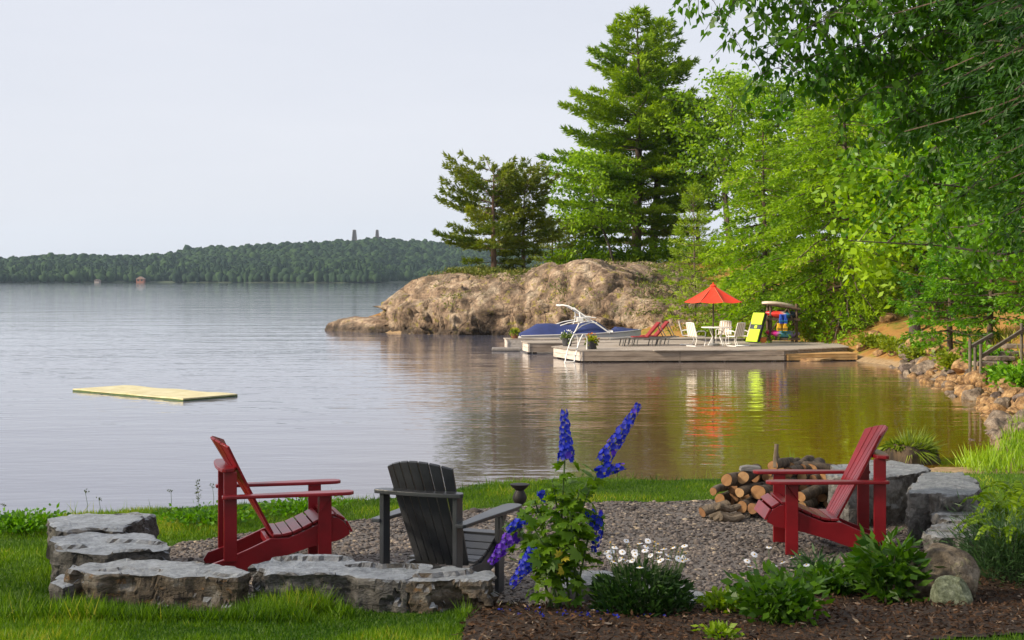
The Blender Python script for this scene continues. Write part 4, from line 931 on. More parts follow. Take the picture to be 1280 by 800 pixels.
# motorboat
HULL = mat('white_hull', (.72, .70, .68), .25, spec=.5, coat=.3); NAVY = mat('navy_canvas', (.010, .022, .110), .75, var=.2, scale=2, bump=.3, bscale=6)
def motorboat():
    t = thing('motorboat', 'white motorboat under navy canvas with a tube tower', 'motorboat', (3.1, 67.3, WATER + .04), math.radians(4))
    # hull sections along x, stern -2.75 to bow 2.95
    st = [(-2.75, .98, .48, -.25), (-2.0, 1.05, .50, -.28), (-.8, 1.1, .53, -.3), (.5, 1.08, .57, -.3), (1.5, .92, .62, -.26), (2.2, .66, .66, -.18), (2.7, .33, .70, -.02), (2.95, .06, .72, .25)]
    vs = []; n = 9
    for (x, hw, gz, kz) in st:
        for j in range(n):
            a = j / (n - 1) * 2 - 1; s_ = abs(a); y = math.copysign(hw * (s_ ** .55), a) if a else 0; z = kz + (gz - kz) * s_ ** 2.2; vs.append((x, y, z))
    fs = [(i * n + j, i * n + j + 1, (i + 1) * n + j + 1, (i + 1) * n + j) for i in range(len(st) - 1) for j in range(n - 1)]
    fs += [tuple(range(n))] + [(i * n, (i + 1) * n, (i + 1) * n + n - 1, i * n + n - 1) for i in range(len(st) - 1)]
    b = MB(); b.add(vs, fs); b.build('hull', HULL, t, smooth=True)
    b = MB(); b.tube([(s[0], -s[1] - .01, s[2] - .03) for s in st], .035, 6); b.tube([(s[0], s[1] + .01, s[2] - .03) for s in st], .035, 6); b.build('rub_rail', mat('rub_rail', (.45, .43, .42), .4), t, smooth=True)
    def cover(name, secs):
        vs = []; n = 11
        for (x, hw, z0, z1) in secs:
            for j in range(n):
                a = j / (n - 1) * 2 - 1; vs.append((x, hw * a, z0 + (z1 - z0) * (1 - abs(a) ** 2.2) + .012 * math.sin(j * 2.3 + x * 3)))
        fs = [(i * n + j, i * n + j + 1, (i + 1) * n + j + 1, (i + 1) * n + j) for i in range(len(secs) - 1) for j in range(n - 1)] + [tuple(range(n)), tuple((len(secs) - 1) * n + j for j in range(n))]
        b = MB(); b.add(vs, fs); return b.build(name, NAVY, t, smooth=True)
    cover('canvas_cover', [(-2.78, .99, .44, .52), (-2.3, 1.05, .46, .76), (-1.95, 1.07, .47, .98), (-1.4, 1.09, .48, 1.00), (-.6, 1.12, .49, .93), (.1, 1.12, .51, .99), (.75, 1.08, .53, 1.12), (1.0, 1.03, .54, 1.00), (1.45, .97, .56, .64)])
    cover('bow_cover', [(1.55, .88, .60, .66), (1.75, .82, .61, .84), (2.1, .68, .63, .80), (2.45, .50, .66, .74), (2.8, .24, .69, .72)])
    b = MB(); b.prism([(1.05, -.7), (1.5, -.95), (1.62, 0), (1.5, .95), (1.05, .7)], .60, .68, 'z'); b.build('windscreen_base', HULL, t, bevel=.02)
    for s in (-1, 1):
        y = s * 1.0; b = MB(); b.tube([(1.35, y, .58), (.9, y * .97, .95), (.4, y * .93, 1.33), (-.2, y * .88, 1.82), (-.55, y * .8, 2.03), (-.8, y * .7, 2.08), (-.95, y * .5, 2.05)], .036, 8); b.build('tower_leg', WHT, t, smooth=True)
        b = MB(); b.tube([(-.35, y, .55), (-.2, y * .98, .75), (.05, y * .97, .98), (.45, y * .95, 1.15), (.75, y * .95, 1.12)], .032, 8); b.build('tower_strut', WHT, t, smooth=True)
        b = MB(); b.tube([(-.05, y * .9, 1.66), (-.02, y, 1.35), (-.1, y, 1.05), (-.25, y, .7)], .03, 6); b.build('tower_brace', WHT, t, smooth=True)
        b = MB(); b.tube([(-.1, y, 1.22), (-.6, y, 1.12), (-.95, y, .98)], .03, 6); b.tube([(-.1, y + .0, 1.38), (.3, y, 1.44), (.7, y, 1.40)], .028, 6); b.build('board_rack', WHT, t, smooth=True)
    b = MB(); b.tube([(-.95, -.5, 2.05), (-1.0, 0, 2.06), (-.95, .5, 2.05)], .05, 8); b.tube([(-.2, -.88, 1.82), (-.2, 0, 1.9), (-.2, .88, 1.82)], .04, 8); b.build('tower_top', WHT, t, smooth=True)
    b = MB(); b.box(-.2, .12, -1.12, -.98, 1.18, 1.44); b.build('tower_speaker', WHT, t, bevel=.03)
    for ch in t.children:
        if ch.name.startswith(('tower', 'board_rack')):
            for v in ch.data.vertices: v.co.z = .55 + (v.co.z - .55) * .86
motorboat()

# parasol, table, chairs
REDC = mat('red_canopy', (.66, .035, .008), .8, var=.06, scale=3)
def parasol():
    p = (8.05, 57.6, DECK + .006); t = thing('parasol', 'bright red patio parasol open over the white table', 'parasol', p)
    b = MB(); b.lathe([(.26, 0), (.26, .05), (.06, .08), (.05, .25)], 18); b.build('base', mat('parasol_base', (.2, .2, .2), .6), t, smooth=True)
    b = MB(); b.tube([(0, 0, .05), (0, 0, 2.42)], .03, 10); b.build('pole', mat('bronze_pole', (.06, .035, .025), .4), t, smooth=True)
    top = Vector((0, 0, 2.42)); R = 1.22; zr = 1.74
    for k in range(8):
        a0, a1 = [2 * math.pi * (k + q) / 8 + .2 for q in (0, 1)]; b = MB(); vs = []; rows = 6
        for i in range(rows + 1):
            f = i / rows; rr = .02 + (R - .02) * f; z = 2.42 - (2.42 - zr) * (f ** 1.0) - .04 * math.sin(math.pi * f)
            for j in range(5):
                g = j / 4; aa = a0 + (a1 - a0) * g; edge = Vector((math.cos(a0), math.sin(a0), 0)).lerp(Vector((math.cos(a1), math.sin(a1), 0)), g)
                sag = .045 * math.sin(math.pi * g) * f; vs.append((edge.x * rr, edge.y * rr, z - sag))
        fs = [(i * 5 + j, i * 5 + j + 1, (i + 1) * 5 + j + 1, (i + 1) * 5 + j) for i in range(rows) for j in range(4)]
        b.add(vs, fs); pn = b.build('canopy_panel', REDC, t, smooth=True)
        b = MB(); b.tube([(0, 0, 2.40), (R * math.cos(a0), R * math.sin(a0), zr - .01)], .012, 5); b.build('rib', mat('parasol_rib', (.25, .12, .05), .6), t)
    b = MB(); b.lathe([(.15, 2.375), (.09, 2.42), (.0, 2.47)], 8); b.build('vent_cap', REDC, t); b = MB(); b.lathe([(.02, 2.45), (.03, 2.49), (.0, 2.54)], 8); b.build('finial', REDC, t)
parasol()
t = thing('patio_table', 'round white patio table under the red parasol', 'table', (8.17, 57.45, DECK + .006))
b = MB(); b.lathe([(.60, .70), (.62, .715), (.62, .735), (.6, .745), (.58, .745)], 28); b.build('table_top', WHT, t, smooth=True)
for k in range(4):
    a = k * math.pi / 2 + .5; b = MB(); b.tube([(.42 * math.cos(a), .42 * math.sin(a), 0), (.2 * math.cos(a), .2 * math.sin(a), .35), (.38 * math.cos(a), .38 * math.sin(a), .70)], .02, 6); b.build('leg', WHT, t, smooth=True)
def stripe_mat():
    m = bpy.data.materials.new('striped_sling'); n, l = nodes_of(m); b = n['Principled BSDF']; b.inputs['Roughness'].default_value = .85
    t = n.new('ShaderNodeTexCoord'); s = n.new('ShaderNodeSeparateXYZ'); l.new(t.outputs['Object'], s.inputs['Vector'])
    a = n.new('ShaderNodeMath'); a.operation = 'MULTIPLY'; a.inputs[1].default_value = 9.0; l.new(s.outputs['Y'], a.inputs[0])
    fr = n.new('ShaderNodeMath'); fr.operation = 'FRACT'; l.new(a.outputs['Value'], fr.inputs[0]); g = n.new('ShaderNodeMath'); g.operation = 'GREATER_THAN'; g.inputs[1].default_value = .5; l.new(fr.outputs['Value'], g.inputs[0])
    x = n.new('ShaderNodeMix'); x.data_type = 'RGBA'; l.new(g.outputs['Value'], x.inputs['Factor']); x.inputs['A'].default_value = (.74, .72, .66, 1); x.inputs['B'].default_value = (.44, .35, .27, 1); l.new(x.outputs['Result'], b.inputs['Base Color']); return m
STR = stripe_mat()
def patio_chair(label, x, y, rz):
    """sled base sling chair, faces local +x"""
    t = thing('patio_chair', label, 'chair', (x, y, DECK + .006), rz, 'striped patio chairs round the table')
    for s in (-1, 1):
        yy = s * .29
        b = MB(); b.tube([(.26, yy, .42), (.30, yy, .60), (.2, yy, .66), (-.12, yy, .66), (-.22, yy, .62)], .02, 6); b.build('armrest', WHT, t, smooth=True)
        b = MB(); b.tube([(-.36, yy * .85, 1.0), (-.2, yy, .42), (.24, yy, .43), (.30, yy, .25), (.22, yy, .02), (-.3, yy, .02)], .018, 6); b.build('side_frame', WHT, t, smooth=True)
    b = MB(); b.tube([(-.36, -.25, 1.0), (-.37, 0, 1.02), (-.36, .25, 1.0)], .018, 6); b.tube([(-.3, -.29, .02), (-.3, .29, .02)], .018, 6); b.build('cross_tube', WHT, t, smooth=True)
    b = MB(); b.beam((-.19, 0, .43), (.25, 0, .44), .52, .02); b.build('seat', STR, t)
    b = MB(); b.beam((-.2, 0, .45), (-.35, 0, .99), .52, .02, (1, 0, .2)); b.build('backrest', STR, t); t.scale = (.9, .9, .92)
for (lb, x, y, a) in [('striped white chair on the lounger side of the patio table, nearer the water', 7.25, 56.7, 35), ('striped white chair on the lounger side of the patio table, farther back', 7.05, 57.9, -10),
                      ('striped white chair behind the patio table', 8.62, 58.6, -112), ('striped white chair with its back to the kayak rack', 9.18, 57.3, 172), ('striped white chair on the water side of the patio table near the rack', 8.8, 56.75, 130)]:
    patio_chair(lb, x, y, math.radians(a))

# two sun loungers
RC = mat('red_cushion', (.19, .006, .008), .8, var=.12); SLG = mat('lounger_mesh', (.16, .15, .14), .8, var=.15); GMT = mat('lounger_frame', (.12, .115, .11), .5)
def lounger(label, x, y, rz):
    """head towards local +x"""
    t = thing('sun_lounger', label, 'lounger', (x, y, DECK + .006), rz, 'sun loungers on the dock')
    for s in (-1, 1):
        b = MB(); b.tube([(-1.0, s * .31, .30), (-.5, s * .31, .36), (.25, s * .31, .33), (.7, s * .31, .34), (1.0, s * .31, .37)], .025, 6); b.build('side_rail', GMT, t, smooth=True)
        for x0 in (-.62, -.45, .35, .6):
            b = MB(); b.tube([(x0 + .06, s * .31, .34), (x0, s * .33, 0)], .018, 6); b.build('leg', GMT, t)
    b = MB(); b.beam((-1.0, 0, .31), (-.5, 0, .365), .6, .03); b.beam((-.5, 0, .365), (.25, 0, .34), .6, .03); b.build('seat_sling', SLG, t)
    b = MB(); b.beam((.22, 0, .36), (.66, 0, 1.02), .56, .07, (-1, 0, .6)); b.build('back_cushion', RC, t, bevel=.02)
    b = MB(); b.beam((-.25, 0, .395), (.22, 0, .385), .54, .05); b.build('seat_cushion', RC, t, bevel=.02)
    b = MB(); b.tube([(.62, -.28, .95), (.85, -.28, .37)], .016, 6); b.tube([(.62, .28, .95), (.85, .28, .37)], .016, 6); b.build('back_stay', GMT, t)
    return t
for lb_, x_, y_ in (('red cushioned sun lounger on the dock, nearer the ladder', 5.05, 57.1), ('red cushioned sun lounger on the dock, nearer the parasol', 5.5, 58.1)): lounger(lb_, x_, y_, math.radians(6)).scale = (1.2, 1, .92)

# kayak rack with boats
RW = mat('rack_timber', (.085, .055, .034), .9, var=.3, scale=6)
rx, ry = 11.25, 60.6
t = thing('kayak_rack', 'rustic timber rack holding colourful kayaks under a pale board', 'kayak rack', (rx, ry, DECK + .006))
for (x, y) in ((-.46, -.5), (-.40, .55), (.62, -.5), (.66, .55)):
    b = MB(); b.tube([(x, y, 0), (x + .01, y, 1.5 if x < 0 else 1.62)], .065, 8); b.build('post', RW, t, smooth=True)
for z_ in (.16, .98):
    for y in (-.5, .55):
        b = MB(); b.beam((-.56, y - .08, z_), (.76, y - .08, z_ - .02), .07, .10); b.build('cross_bar', RW, t)
for y in (-.5, .55):
    b = MB(); b.tube([(-.62, y - .09, 1.58), (-.2, y - .09, 1.55), (.3, y - .09, 1.47), (.78, y - .09, 1.38)], .05, 8); b.build('top_bar', RW, t, smooth=True)
b = MB(); b.tube([(-.44, -.6, .5), (.2, -.6, 1.4)], .035, 6); b.tube([(.62, -.6, .55), (.25, -.6, 1.4)], .035, 6); b.build('brace', RW, t)
def board_shape(L, W, th, n=18):
    prof = [(L * (i / n - .5), W * .5 * max(.04, (1 - abs(2 * i / n - 1) ** 2.6)) ** .6) for i in range(n + 1)]; return [(x, -w) for x, w in prof] + [(x, w) for x, w in reversed(prof)]
b = MB(); pts = board_shape(1.6, .75, .1); b.prism(pts, -.05, .05, 'z'); o = b.build('paddle_board', mat('cream_board', (.50, .43, .34), .5, var=.12), None, smooth=True, bevel=.025); o.location = (rx + .06, ry - .05, DECK + 1.63); o.rotation_euler = (0, math.radians(9.5), .05)
for v in o.data.vertices: v.co.z -= .16 * v.co.x * v.co.x
tag(o, 'pale domed board lying on top of the kayak rack', 'paddle board')
def grad_mat(name, stops):
    m = bpy.data.materials.new(name); n, l = nodes_of(m); b = n['Principled BSDF']; b.inputs['Roughness'].default_value = .35
    t = n.new('ShaderNodeTexCoord'); s = n.new('ShaderNodeSeparateXYZ'); l.new(t.outputs['Object'], s.inputs['Vector'])
    q = n.new('ShaderNodeTexNoise'); q.inputs['Scale'].default_value = 4; l.new(t.outputs['Object'], q.inputs['Vector'])
    a = n.new('ShaderNodeMath'); a.operation = 'MULTIPLY_ADD'; a.inputs[1].default_value = .22; l.new(q.outputs['Fac'], a.inputs[0]); l.new(s.outputs['X'], a.inputs[2])
    r = n.new('ShaderNodeMapRange'); r.inputs['From Min'].default_value = -.55; r.inputs['From Max'].default_value = .85; l.new(a.outputs['Value'], r.inputs['Value'])
    c = n.new('ShaderNodeValToRGB'); c.color_ramp.elements[0].color = (*stops[0][1], 1); c.color_ramp.elements[0].position = stops[0][0]; c.color_ramp.elements[1].color = (*stops[-1][1], 1); c.color_ramp.elements[1].position = stops[-1][0]
    for p_, cc in stops[1:-1]: e = c.color_ramp.elements.new(p_); e.color = (*cc, 1)
    l.new(r.outputs['Result'], c.inputs['Fac']); l.new(c.outputs['Color'], b.inputs['Base Color']); return m
def kayak(label, z, stops, seed, L=1.46, tilt=.05):
    t = thing('kayak', label, 'kayak', (rx + .08, ry - .32, DECK + z)); t.rotation_euler = (0, tilt, .06)
    n = 16; k = 14; vs = []
    for i in range(n + 1):
        f = 2 * i / n - 1; w = .36 * max(.03, 1 - abs(f) ** 2.4) ** .75; h = .19 * max(.06, 1 - abs(f) ** 3) ** .6; x = L / 2 * f; rise = .05 * f * f
        for j in range(k):
            a = 2 * math.pi * j / k; vs.append((x, w * math.cos(a), h * math.sin(a) * (1 if math.sin(a) < 0 else .8) + rise))
    fs = [(i * k + j, i * k + (j + 1) % k, (i + 1) * k + (j + 1) % k, (i + 1) * k + j) for i in range(n) for j in range(k)] + [tuple(range(k)), tuple(n * k + j for j in range(k))]
    b = MB(); b.add(vs, fs); b.build('hull', grad_mat('kayak_%d' % seed, stops), t, smooth=True)
    b = MB(); b.lathe([(.2, 0), (.24, .03), (.25, .05), (.2, .05)], 20, (0, 0, .14)); b.build('cockpit_rim', DARKW, t, smooth=True)
kayak('red and dark blue kayak on the upper rack bar', 1.17, [(.0, (.42, .01, .02)), (.32, (.62, .05, .02)), (.46, (.45, .40, .40)), (.55, (.03, .2, .3)), (.65, (.008, .02, .05)), (1, (.02, .03, .05))], 1)
kayak('magenta, turquoise and lavender kayak low on the rack', .36, [(.0, (.5, .02, .06)), (.2, (.55, .02, .25)), (.38, (.05, .32, .42)), (.6, (.10, .28, .42)), (.74, (.28, .20, .42)), (1, (.34, .24, .48))], 2)
def life_jacket(label, p, c1, c2, w, h):
    t = thing('life_jacket', label, 'life jacket', p); m = mat('vest_%g' % c1[2], c1, .8, var=.15); m2 = mat('vest_strap_%g' % c1[2], c2, .8)
    for s in (-1, 1):
        b = MB(); b.prism([(s * .02, 0), (s * w * .5, .0), (s * w * .52, h * .55), (s * w * .4, h * .62), (s * w * .42, h), (s * w * .2, h), (s * .05, h * .62)], -.05, .04, 'y'); b.build('front_panel', m, t, bevel=.02)
    b = MB(); b.box(-w * .45, w * .45, .05, .10, .02, h * .98); b.build('back_panel', m, t, bevel=.02)
    b = MB(); b.box(-w * .5, w * .5, -.07, -.045, h * .25, h * .33); b.build('strap', m2, t)
life_jacket('blue life jacket hanging from the upper kayak', (rx + .02, ry - .78, DECK + .80), (.01, .06, .38), (.02, .2, .3), .34, .40)
life_jacket('yellow life jacket with black strap hanging below the blue one', (rx - .03, ry - .78, DECK + .50), (.60, .34, .015), (.03, .03, .03), .44, .32)
# green float leaning on the rack
t = thing('foam_float', 'lime green foam float with black middle leaning on the rack', 'float', (10.02, 60.0, DECK + .006)); t.rotation_euler = (0, math.radians(20), math.radians(34)); t.scale = (.9, .86, .92)
LIME = mat('lime_foam', (.42, .62, .012), .7, var=.06); NVB = mat('float_back', (.018, .022, .035), .7)
b = MB(); b.box(-.06, .09, -.40, .36, .015, 1.42); b.build('backing', NVB, t, bevel=.03)
for z0, z1 in ((.02, .62), (.84, 1.40)):
    b = MB(); b.box(-.12, -.058, -.41, .37, z0, z1); b.build('foam_pad', LIME, t, bevel=.025)
b = MB(); b.box(-.075, -.055, -.30, .26, .62, .84); b.build('black_inset', NVB, t); b = MB(); b.box(-.095, -.055, -.12, .05, .66, .80); b.build('valve_patch', LIME, t, bevel=.01)
t = thing('orange_crate', 'small orange box on the dock under the kayak bow', 'crate', (10.42, 60.0, DECK + .006)); b = MB(); b.box(-.16, .16, -.14, .14, 0, .20); b.build('body', mat('orange_plastic', (.6, .17, .03), .6, var=.1), t, bevel=.015); b = MB(); b.box(-.17, .17, -.15, .15, .205, .23); b.build('lid', mat('orange_lid', (.5, .2, .06), .6), t, bevel=.008)

# handrail and stone steps going up the right bank
HR = mat('rail_timber', (.10, .085, .065), .9, var=.3, scale=6)
g0 = hz(12.95, 39.5)
t = thing('handrail', 'grey timber handrail climbing the bank between the cedars', 'handrail', (12.95, 39.5, min(g0, -.4)))
zz = lambda py, d: CAMZ - (py - HZ) * d / F - min(g0, -.4)
X = lambda px, d: (px - 640) * d / F - 12.95
for (px, y0, y1, d) in ((1212.5, 424, 462, 39.8), (1219, 428, 464, 40.1), (1226, 430, 470, 39.2), (1277, 404, 450, 40.5)):
    b = MB(); b.tube([(X(px, d), d - 39.5, zz(y1, d) - .4), (X(px, d), d - 39.5, zz(y0, d))], .045, 8); b.build('post', HR, t, smooth=True)
b = MB(); b.beam((X(1226, 39.2), -.3, zz(446, 39.2)), (X(1281, 40.6), 1.1, zz(411, 40.6)), .06, .10); b.build('rail', HR, t)
b = MB(); b.beam((X(1213, 39.8), .3, zz(434, 39.8)), (X(1240, 41), 1.5, zz(418, 41)), .06, .09); b.build('rail', HR, t)
for k, (px, py, d) in enumerate(((1236, 452, 40.2), (1246, 445, 40.8), (1258, 439, 41.4), (1271, 430, 42))):
    p = at(px, py, d); o = MB(); o.prism([(-.4, -.3), (.42, -.32), (.45, .25), (-.38, .3)], -.12, 0, 'z'); s = o.build('stone_step', SHR[1], None, bevel=.02); s.location = p; tag(s, 'pale stone step beside the timber handrail', 'step', 'stone steps beside the handrail')

# stump planter at the water's edge
ps = on(1128, 576, WATER + .0); STB = mat('stump_bark', (.018, .012, .008), .95, col2=(.075, .05, .028), scale=7, bump=1, bscale=18, stretch=(1, 1, .4))
t = thing('tree_stump', 'old mossy stump topped with grass at the water edge', 'stump', (ps.x + .05, ps.y - .2, WATER - .25))
vs = []; n = 26; rows = [(-.0, .50), (.2, .52), (.38, .48), (.48, .44), (.53, .36)]
for i, (z_, r_) in enumerate(rows):
    for j in range(n):
        a = 2 * math.pi * j / n; q = r_ * (1 + .10 * math.sin(3 * a) + .09 * math.sin(7 * a + 1) + .05 * math.sin(13 * a)); vs.append((q * math.cos(a), q * .8 * math.sin(a), z_ + .05 * math.sin(2 * a)))
b = MB(); b.add(vs, [(i * n + j, i * n + (j + 1) % n, (i + 1) * n + (j + 1) % n, (i + 1) * n + j) for i in range(len(rows) - 1) for j in range(n)] + [tuple((len(rows) - 1) * n + j for j in range(n))]); b.build('trunk', STB, t, smooth=True)
r = np.random.default_rng(8); n = 900; a = r.uniform(0, 6.28, n); q = np.sqrt(r.random(n)) * .42; P = np.stack([q * np.cos(a), q * .8 * np.sin(a), .51 + .05 * np.sin(2 * a)], -1); D = unit(np.stack([np.cos(a) * .9, np.sin(a) * .9, np.where(q > .33, -.5, .7)], -1) + .5 * rand_dirs(n, r))
tall = (P[:, 0] > -.08) & (P[:, 0] < .3); V, f = blades(P, D, np.where(tall, r.uniform(.15, .45, n), r.uniform(.06, .18, n)), np.where(tall, .007, .018), r); np_mesh('grass_tuft', V, f, leaf_mat('stump_grass', (.07, .12, .01), (.22, .29, .02)), t, tint=np.repeat(r.random(n), 4))

# ------------------------------------------------------------------ trees
TRUNK = mat('pine_bark', (.055, .038, .027), .95, col2=(.15, .105, .075), scale=4, bump=1, bscale=14, stretch=(1, 1, .3))
TRUNKR = mat('red_pine_bark', (.10, .058, .038), .95, col2=(.24, .15, .105), scale=4, bump=1, bscale=14, stretch=(1, 1, .3))
TRUNKG = mat('grey_bark', (.028, .022, .018), .95, col2=(.085, .07, .055), scale=5, bump=1, bscale=20, stretch=(1, 1, .3))
L_WP = leaf_mat('white_pine_needles', (.075, .165, .004), (.300, .430, .009), .42, .6)
L_RP = leaf_mat('red_pine_needles', (.065, .115, .008), (.230, .265, .016), .35, .55)
L_HM = leaf_mat('hemlock_needles', (.100, .215, .003), (.330, .500, .007), .45, .6, c3=(.38, .40, .10))
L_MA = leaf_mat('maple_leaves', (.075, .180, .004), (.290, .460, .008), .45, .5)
L_MD = leaf_mat('deep_maple_leaves', (.022, .095, .003), (.165, .370, .007), .46, .45)  # deeper green than the bright maples
L_CE = leaf_mat('cedar_sprays', (.030, .120, .004), (.190, .410, .008), .44, .5)
L_DK = leaf_mat('dark_cedar_sprays', (.007, .036, .004), (.042, .125, .008), .35, .5)
L_BI = leaf_mat('birch_leaves', (.030, .105, .004), (.125, .270, .008), .48, .4)
def unitv(v): return v.normalized()
def tree_root(name, label, x, y, z, cat='tree', group=None): return thing(name, label, cat, (x, y, z), 0, group)

def conifer(name, label, x, y, z, H, R, seed, lm, bark=TRUNK, base=.18, whorl=.55, per=5, tuft=(.26, .026), needles=8, droop=0.0, side=None, tr=.2, top_fork=False, dens=1.0, prof=None, upsweep=.25, hang=0.0, gap=.0, lean=(0, 0), wsc=1.0):
    """trunk, whorls of limbs, flat plates of needle tufts"""
    r = np.random.default_rng(seed); t = tree_root(name, label, x, y, z)
    pts = [(lean[0] * f + .06 * H * .1 * math.sin(f * 5 + seed), lean[1] * f + .05 * H * .1 * math.cos(f * 4 + seed), H * f - .3 * (f == 0)) for f in (0, .15, .3, .5, .7, .85, 1.0)]
    b = MB(); b.tube(pts, [tr * 1.25, tr, tr * .88, tr * .68, tr * .42, tr * .22, .02], 10); b.build('trunk', bark, t, smooth=True)
    axp = lambda f: Vector((np.interp(f, [0, .15, .3, .5, .7, .85, 1], [p[0] for p in pts]), np.interp(f, [0, .15, .3, .5, .7, .85, 1], [p[1] for p in pts]), H * f))
    wood = MB(); TP = []; TD = []; TT = []; k = 0; h = H * base
    prof = prof or ([0, .15, .35, .6, .85, 1.0], [.65, .92, 1.0, .72, .36, .06])
    while h < H * .985:
        f = h / H; g = (f - base) / (1 - base); w = float(np.interp(g, *prof)) * R
        for q in range(per):
            if r.random() < gap: continue
            az = k * 2.399 + q * 6.283 / per + r.normal(0, .25); L = w * r.uniform(.62, 1.12)
            if side: L *= 1 + side[1] * math.cos(az - side[0])
            if L < .12: L = .12
            p0 = axp(f + r.normal(0, .004)); d = Vector((math.cos(az), math.sin(az), 0)); n = max(3, int(L / .5)); pl = []
            for i in range(n + 1):
                s = i / n; pl.append(p0 + d * (L * s) + Vector((0, 0, L * (upsweep * (s ** 1.6) * (.4 + g) - droop * s ** 1.5 + (.12 - .25 * (1 - g)) * s * (1 - droop)))))
            wood.tube([q_ + Vector(r.normal(0, .03 * L / n + .01, 3)) * (i > 0) for i, q_ in enumerate(pl)], [max(.005, (.010 + .011 * L * (1 - i / n)) * wsc) for i in range(n + 1)], 4, cap=False)
            m = max(3, int(L / .17 * dens)); sd_ = Vector((-d.y, d.x, 0)); tone = np.clip(r.normal(.45, .2), 0, 1)
            for i in range(m):
                s = .22 + .78 * (i + r.random()) / m; a = s * n; j = min(n - 1, int(a)); p = pl[j].lerp(pl[j + 1], a - j)
                sl = (.12 + .34 * L * (1.05 - s) * r.uniform(.5, 1.1)) * (1 if i % 2 else -1); e = (sd_ * sl + d * abs(sl) * .75); mm_ = max(1, int(abs(sl) / .22))
                for c in range(mm_ + 1):
                    ff = (c + .6) / (mm_ + .6); qv = p + e * ff + Vector((0, 0, r.normal(0, .05) + (.05 - hang * abs(sl)) * ff)); TP.append(qv[:])
                    TD.append((d * .5 + e.normalized() * .7 + Vector((0, 0, .35 - hang * 1.5)))[:]); TT.append(np.clip(tone + r.normal(0, .1), 0, 1))
            TP.append(pl[-1][:]); TD.append((d + Vector((0, 0, .3 - hang)))[:]); TT.append(tone)
        h += whorl * (.7 + .6 * r.random()) * (1 - .35 * g); k += 1
    # leader
    for i in range(8): TP.append((axp(.94 + .06 * i / 8))[:]); TD.append((r.normal(0, .4), r.normal(0, .4), 1)); TT.append(.5)
    wood.build('limbs', bark, t)
    TP = np.array(TP); TD = unit(np.array(TD)); TT = np.array(TT); n = len(TP)
    P = np.repeat(TP, needles, 0) + r.normal(0, .035, (n * needles, 3)); D = unit(np.repeat(TD, needles, 0) + .75 * rand_dirs(n * needles, r)); N = n * needles
    V, f = blades(P, D, tuft[0] * r.uniform(.6, 1.25, N), tuft[1] * r.uniform(.7, 1.3, N), r)
    np_mesh('crown', V, f, lm, t, tint=np.repeat(np.clip(np.repeat(TT, needles) + r.normal(0, .12, N), 0, 1), 4))
    return t

def leafy(name, label, x, y, z, H, R, seed, lm, bark=TRUNKG, base=.25, limbs=16, twigs=6, per=26, leaf=(.16, .05), clump=.5, tr=.14, shape=None, lean=(0, 0), droop=.0, flat=.6, sparse=0.0, up=.5):
    """trunk, limbs, twigs and clumps of single leaves"""
    r = np.random.default_rng(seed); t = tree_root(name, label, x, y, z)
    fs_ = [0, .2, .4, .6, .8, 1]; pts = [(lean[0] * f + .03 * H * math.sin(f * 5 + seed), lean[1] * f + .03 * H * math.cos(f * 4 + seed), H * .93 * f - .3 * (f == 0)) for f in fs_]
    b = MB(); b.tube(pts, [tr * 1.2, tr, tr * .82, tr * .6, tr * .36, .03], 9); b.build('trunk', bark, t, smooth=True)
    axp = lambda f: Vector((np.interp(f, fs_, [p[0] for p in pts]), np.interp(f, fs_, [p[1] for p in pts]), H * .93 * f))
    shape = shape or ([0, .25, .5, .8, 1], [.6, .95, 1, .72, .25]); wood = MB(); C = []; T = []
    for k in range(limbs):
        g = (k + r.random()) / limbs; f = base + (1 - base) * g * .98; L = R * float(np.interp(g, *shape)) * r.uniform(.7, 1.1); az = k * 2.399 + r.normal(0, .3)
        p0 = axp(f); d = Vector((math.cos(az), math.sin(az), 0)); pl = [p0 + d * (L * s) + Vector((0, 0, L * (up * s * (.6 + .4 * g) - droop * s * s))) for s in (0, .25, .5, .75, 1)]
        pl = [p + Vector(r.normal(0, .06 * L, 3)) * (0 < i) for i, p in enumerate(pl)]; wood.tube(pl, [.010 + .007 * L * (1 - s) for s in (0, .25, .5, .75, .95)], 5, cap=False); tone = np.clip(r.normal(.5, .18), 0, 1)
        for j in range(twigs):
            s = .3 + .7 * (j + r.random()) / twigs; i = min(3, int(s * 4)); p = pl[i].lerp(pl[i + 1], s * 4 - i)
            e = Vector(rand_dirs(1, r)[0]) * (.22 * L + .25); e.z = abs(e.z) * .5 - droop * .5; q = p + e
            wood.tube([p, p.lerp(q, .5) + Vector((0, 0, .04)), q], [.014, .01, .005], 3, cap=False)
            for c in (q, p.lerp(q, .55)):
                if r.random() < sparse: continue
                C.append(c[:]); T.append(np.clip(tone + r.normal(0, .16), 0, 1))
    wood.build('limbs', bark, t)
    C = np.array(C); T = np.array(T); n = len(C); N = n * per
    off = r.normal(0, 1, (N, 3)); off *= np.array([1, 1, flat]) * clump * np.repeat(r.uniform(.6, 1.2, n), per)[:, None] * .62
    P = np.repeat(C, per, 0) + off; D = unit(rand_dirs(N, r) * np.array([1, 1, .6]) + np.array([0, 0, -.25]) + .5 * unit(off))
    V, f = blades(P, D, leaf[0] * np.exp(r.normal(-.05, .32, N)), leaf[1] * np.exp(r.normal(-.05, .28, N)), r)
    np_mesh('crown', V, f, lm, t, tint=np.repeat(np.clip(np.repeat(T, per) + r.normal(0, .2, N), 0, 1), 4))
    return t

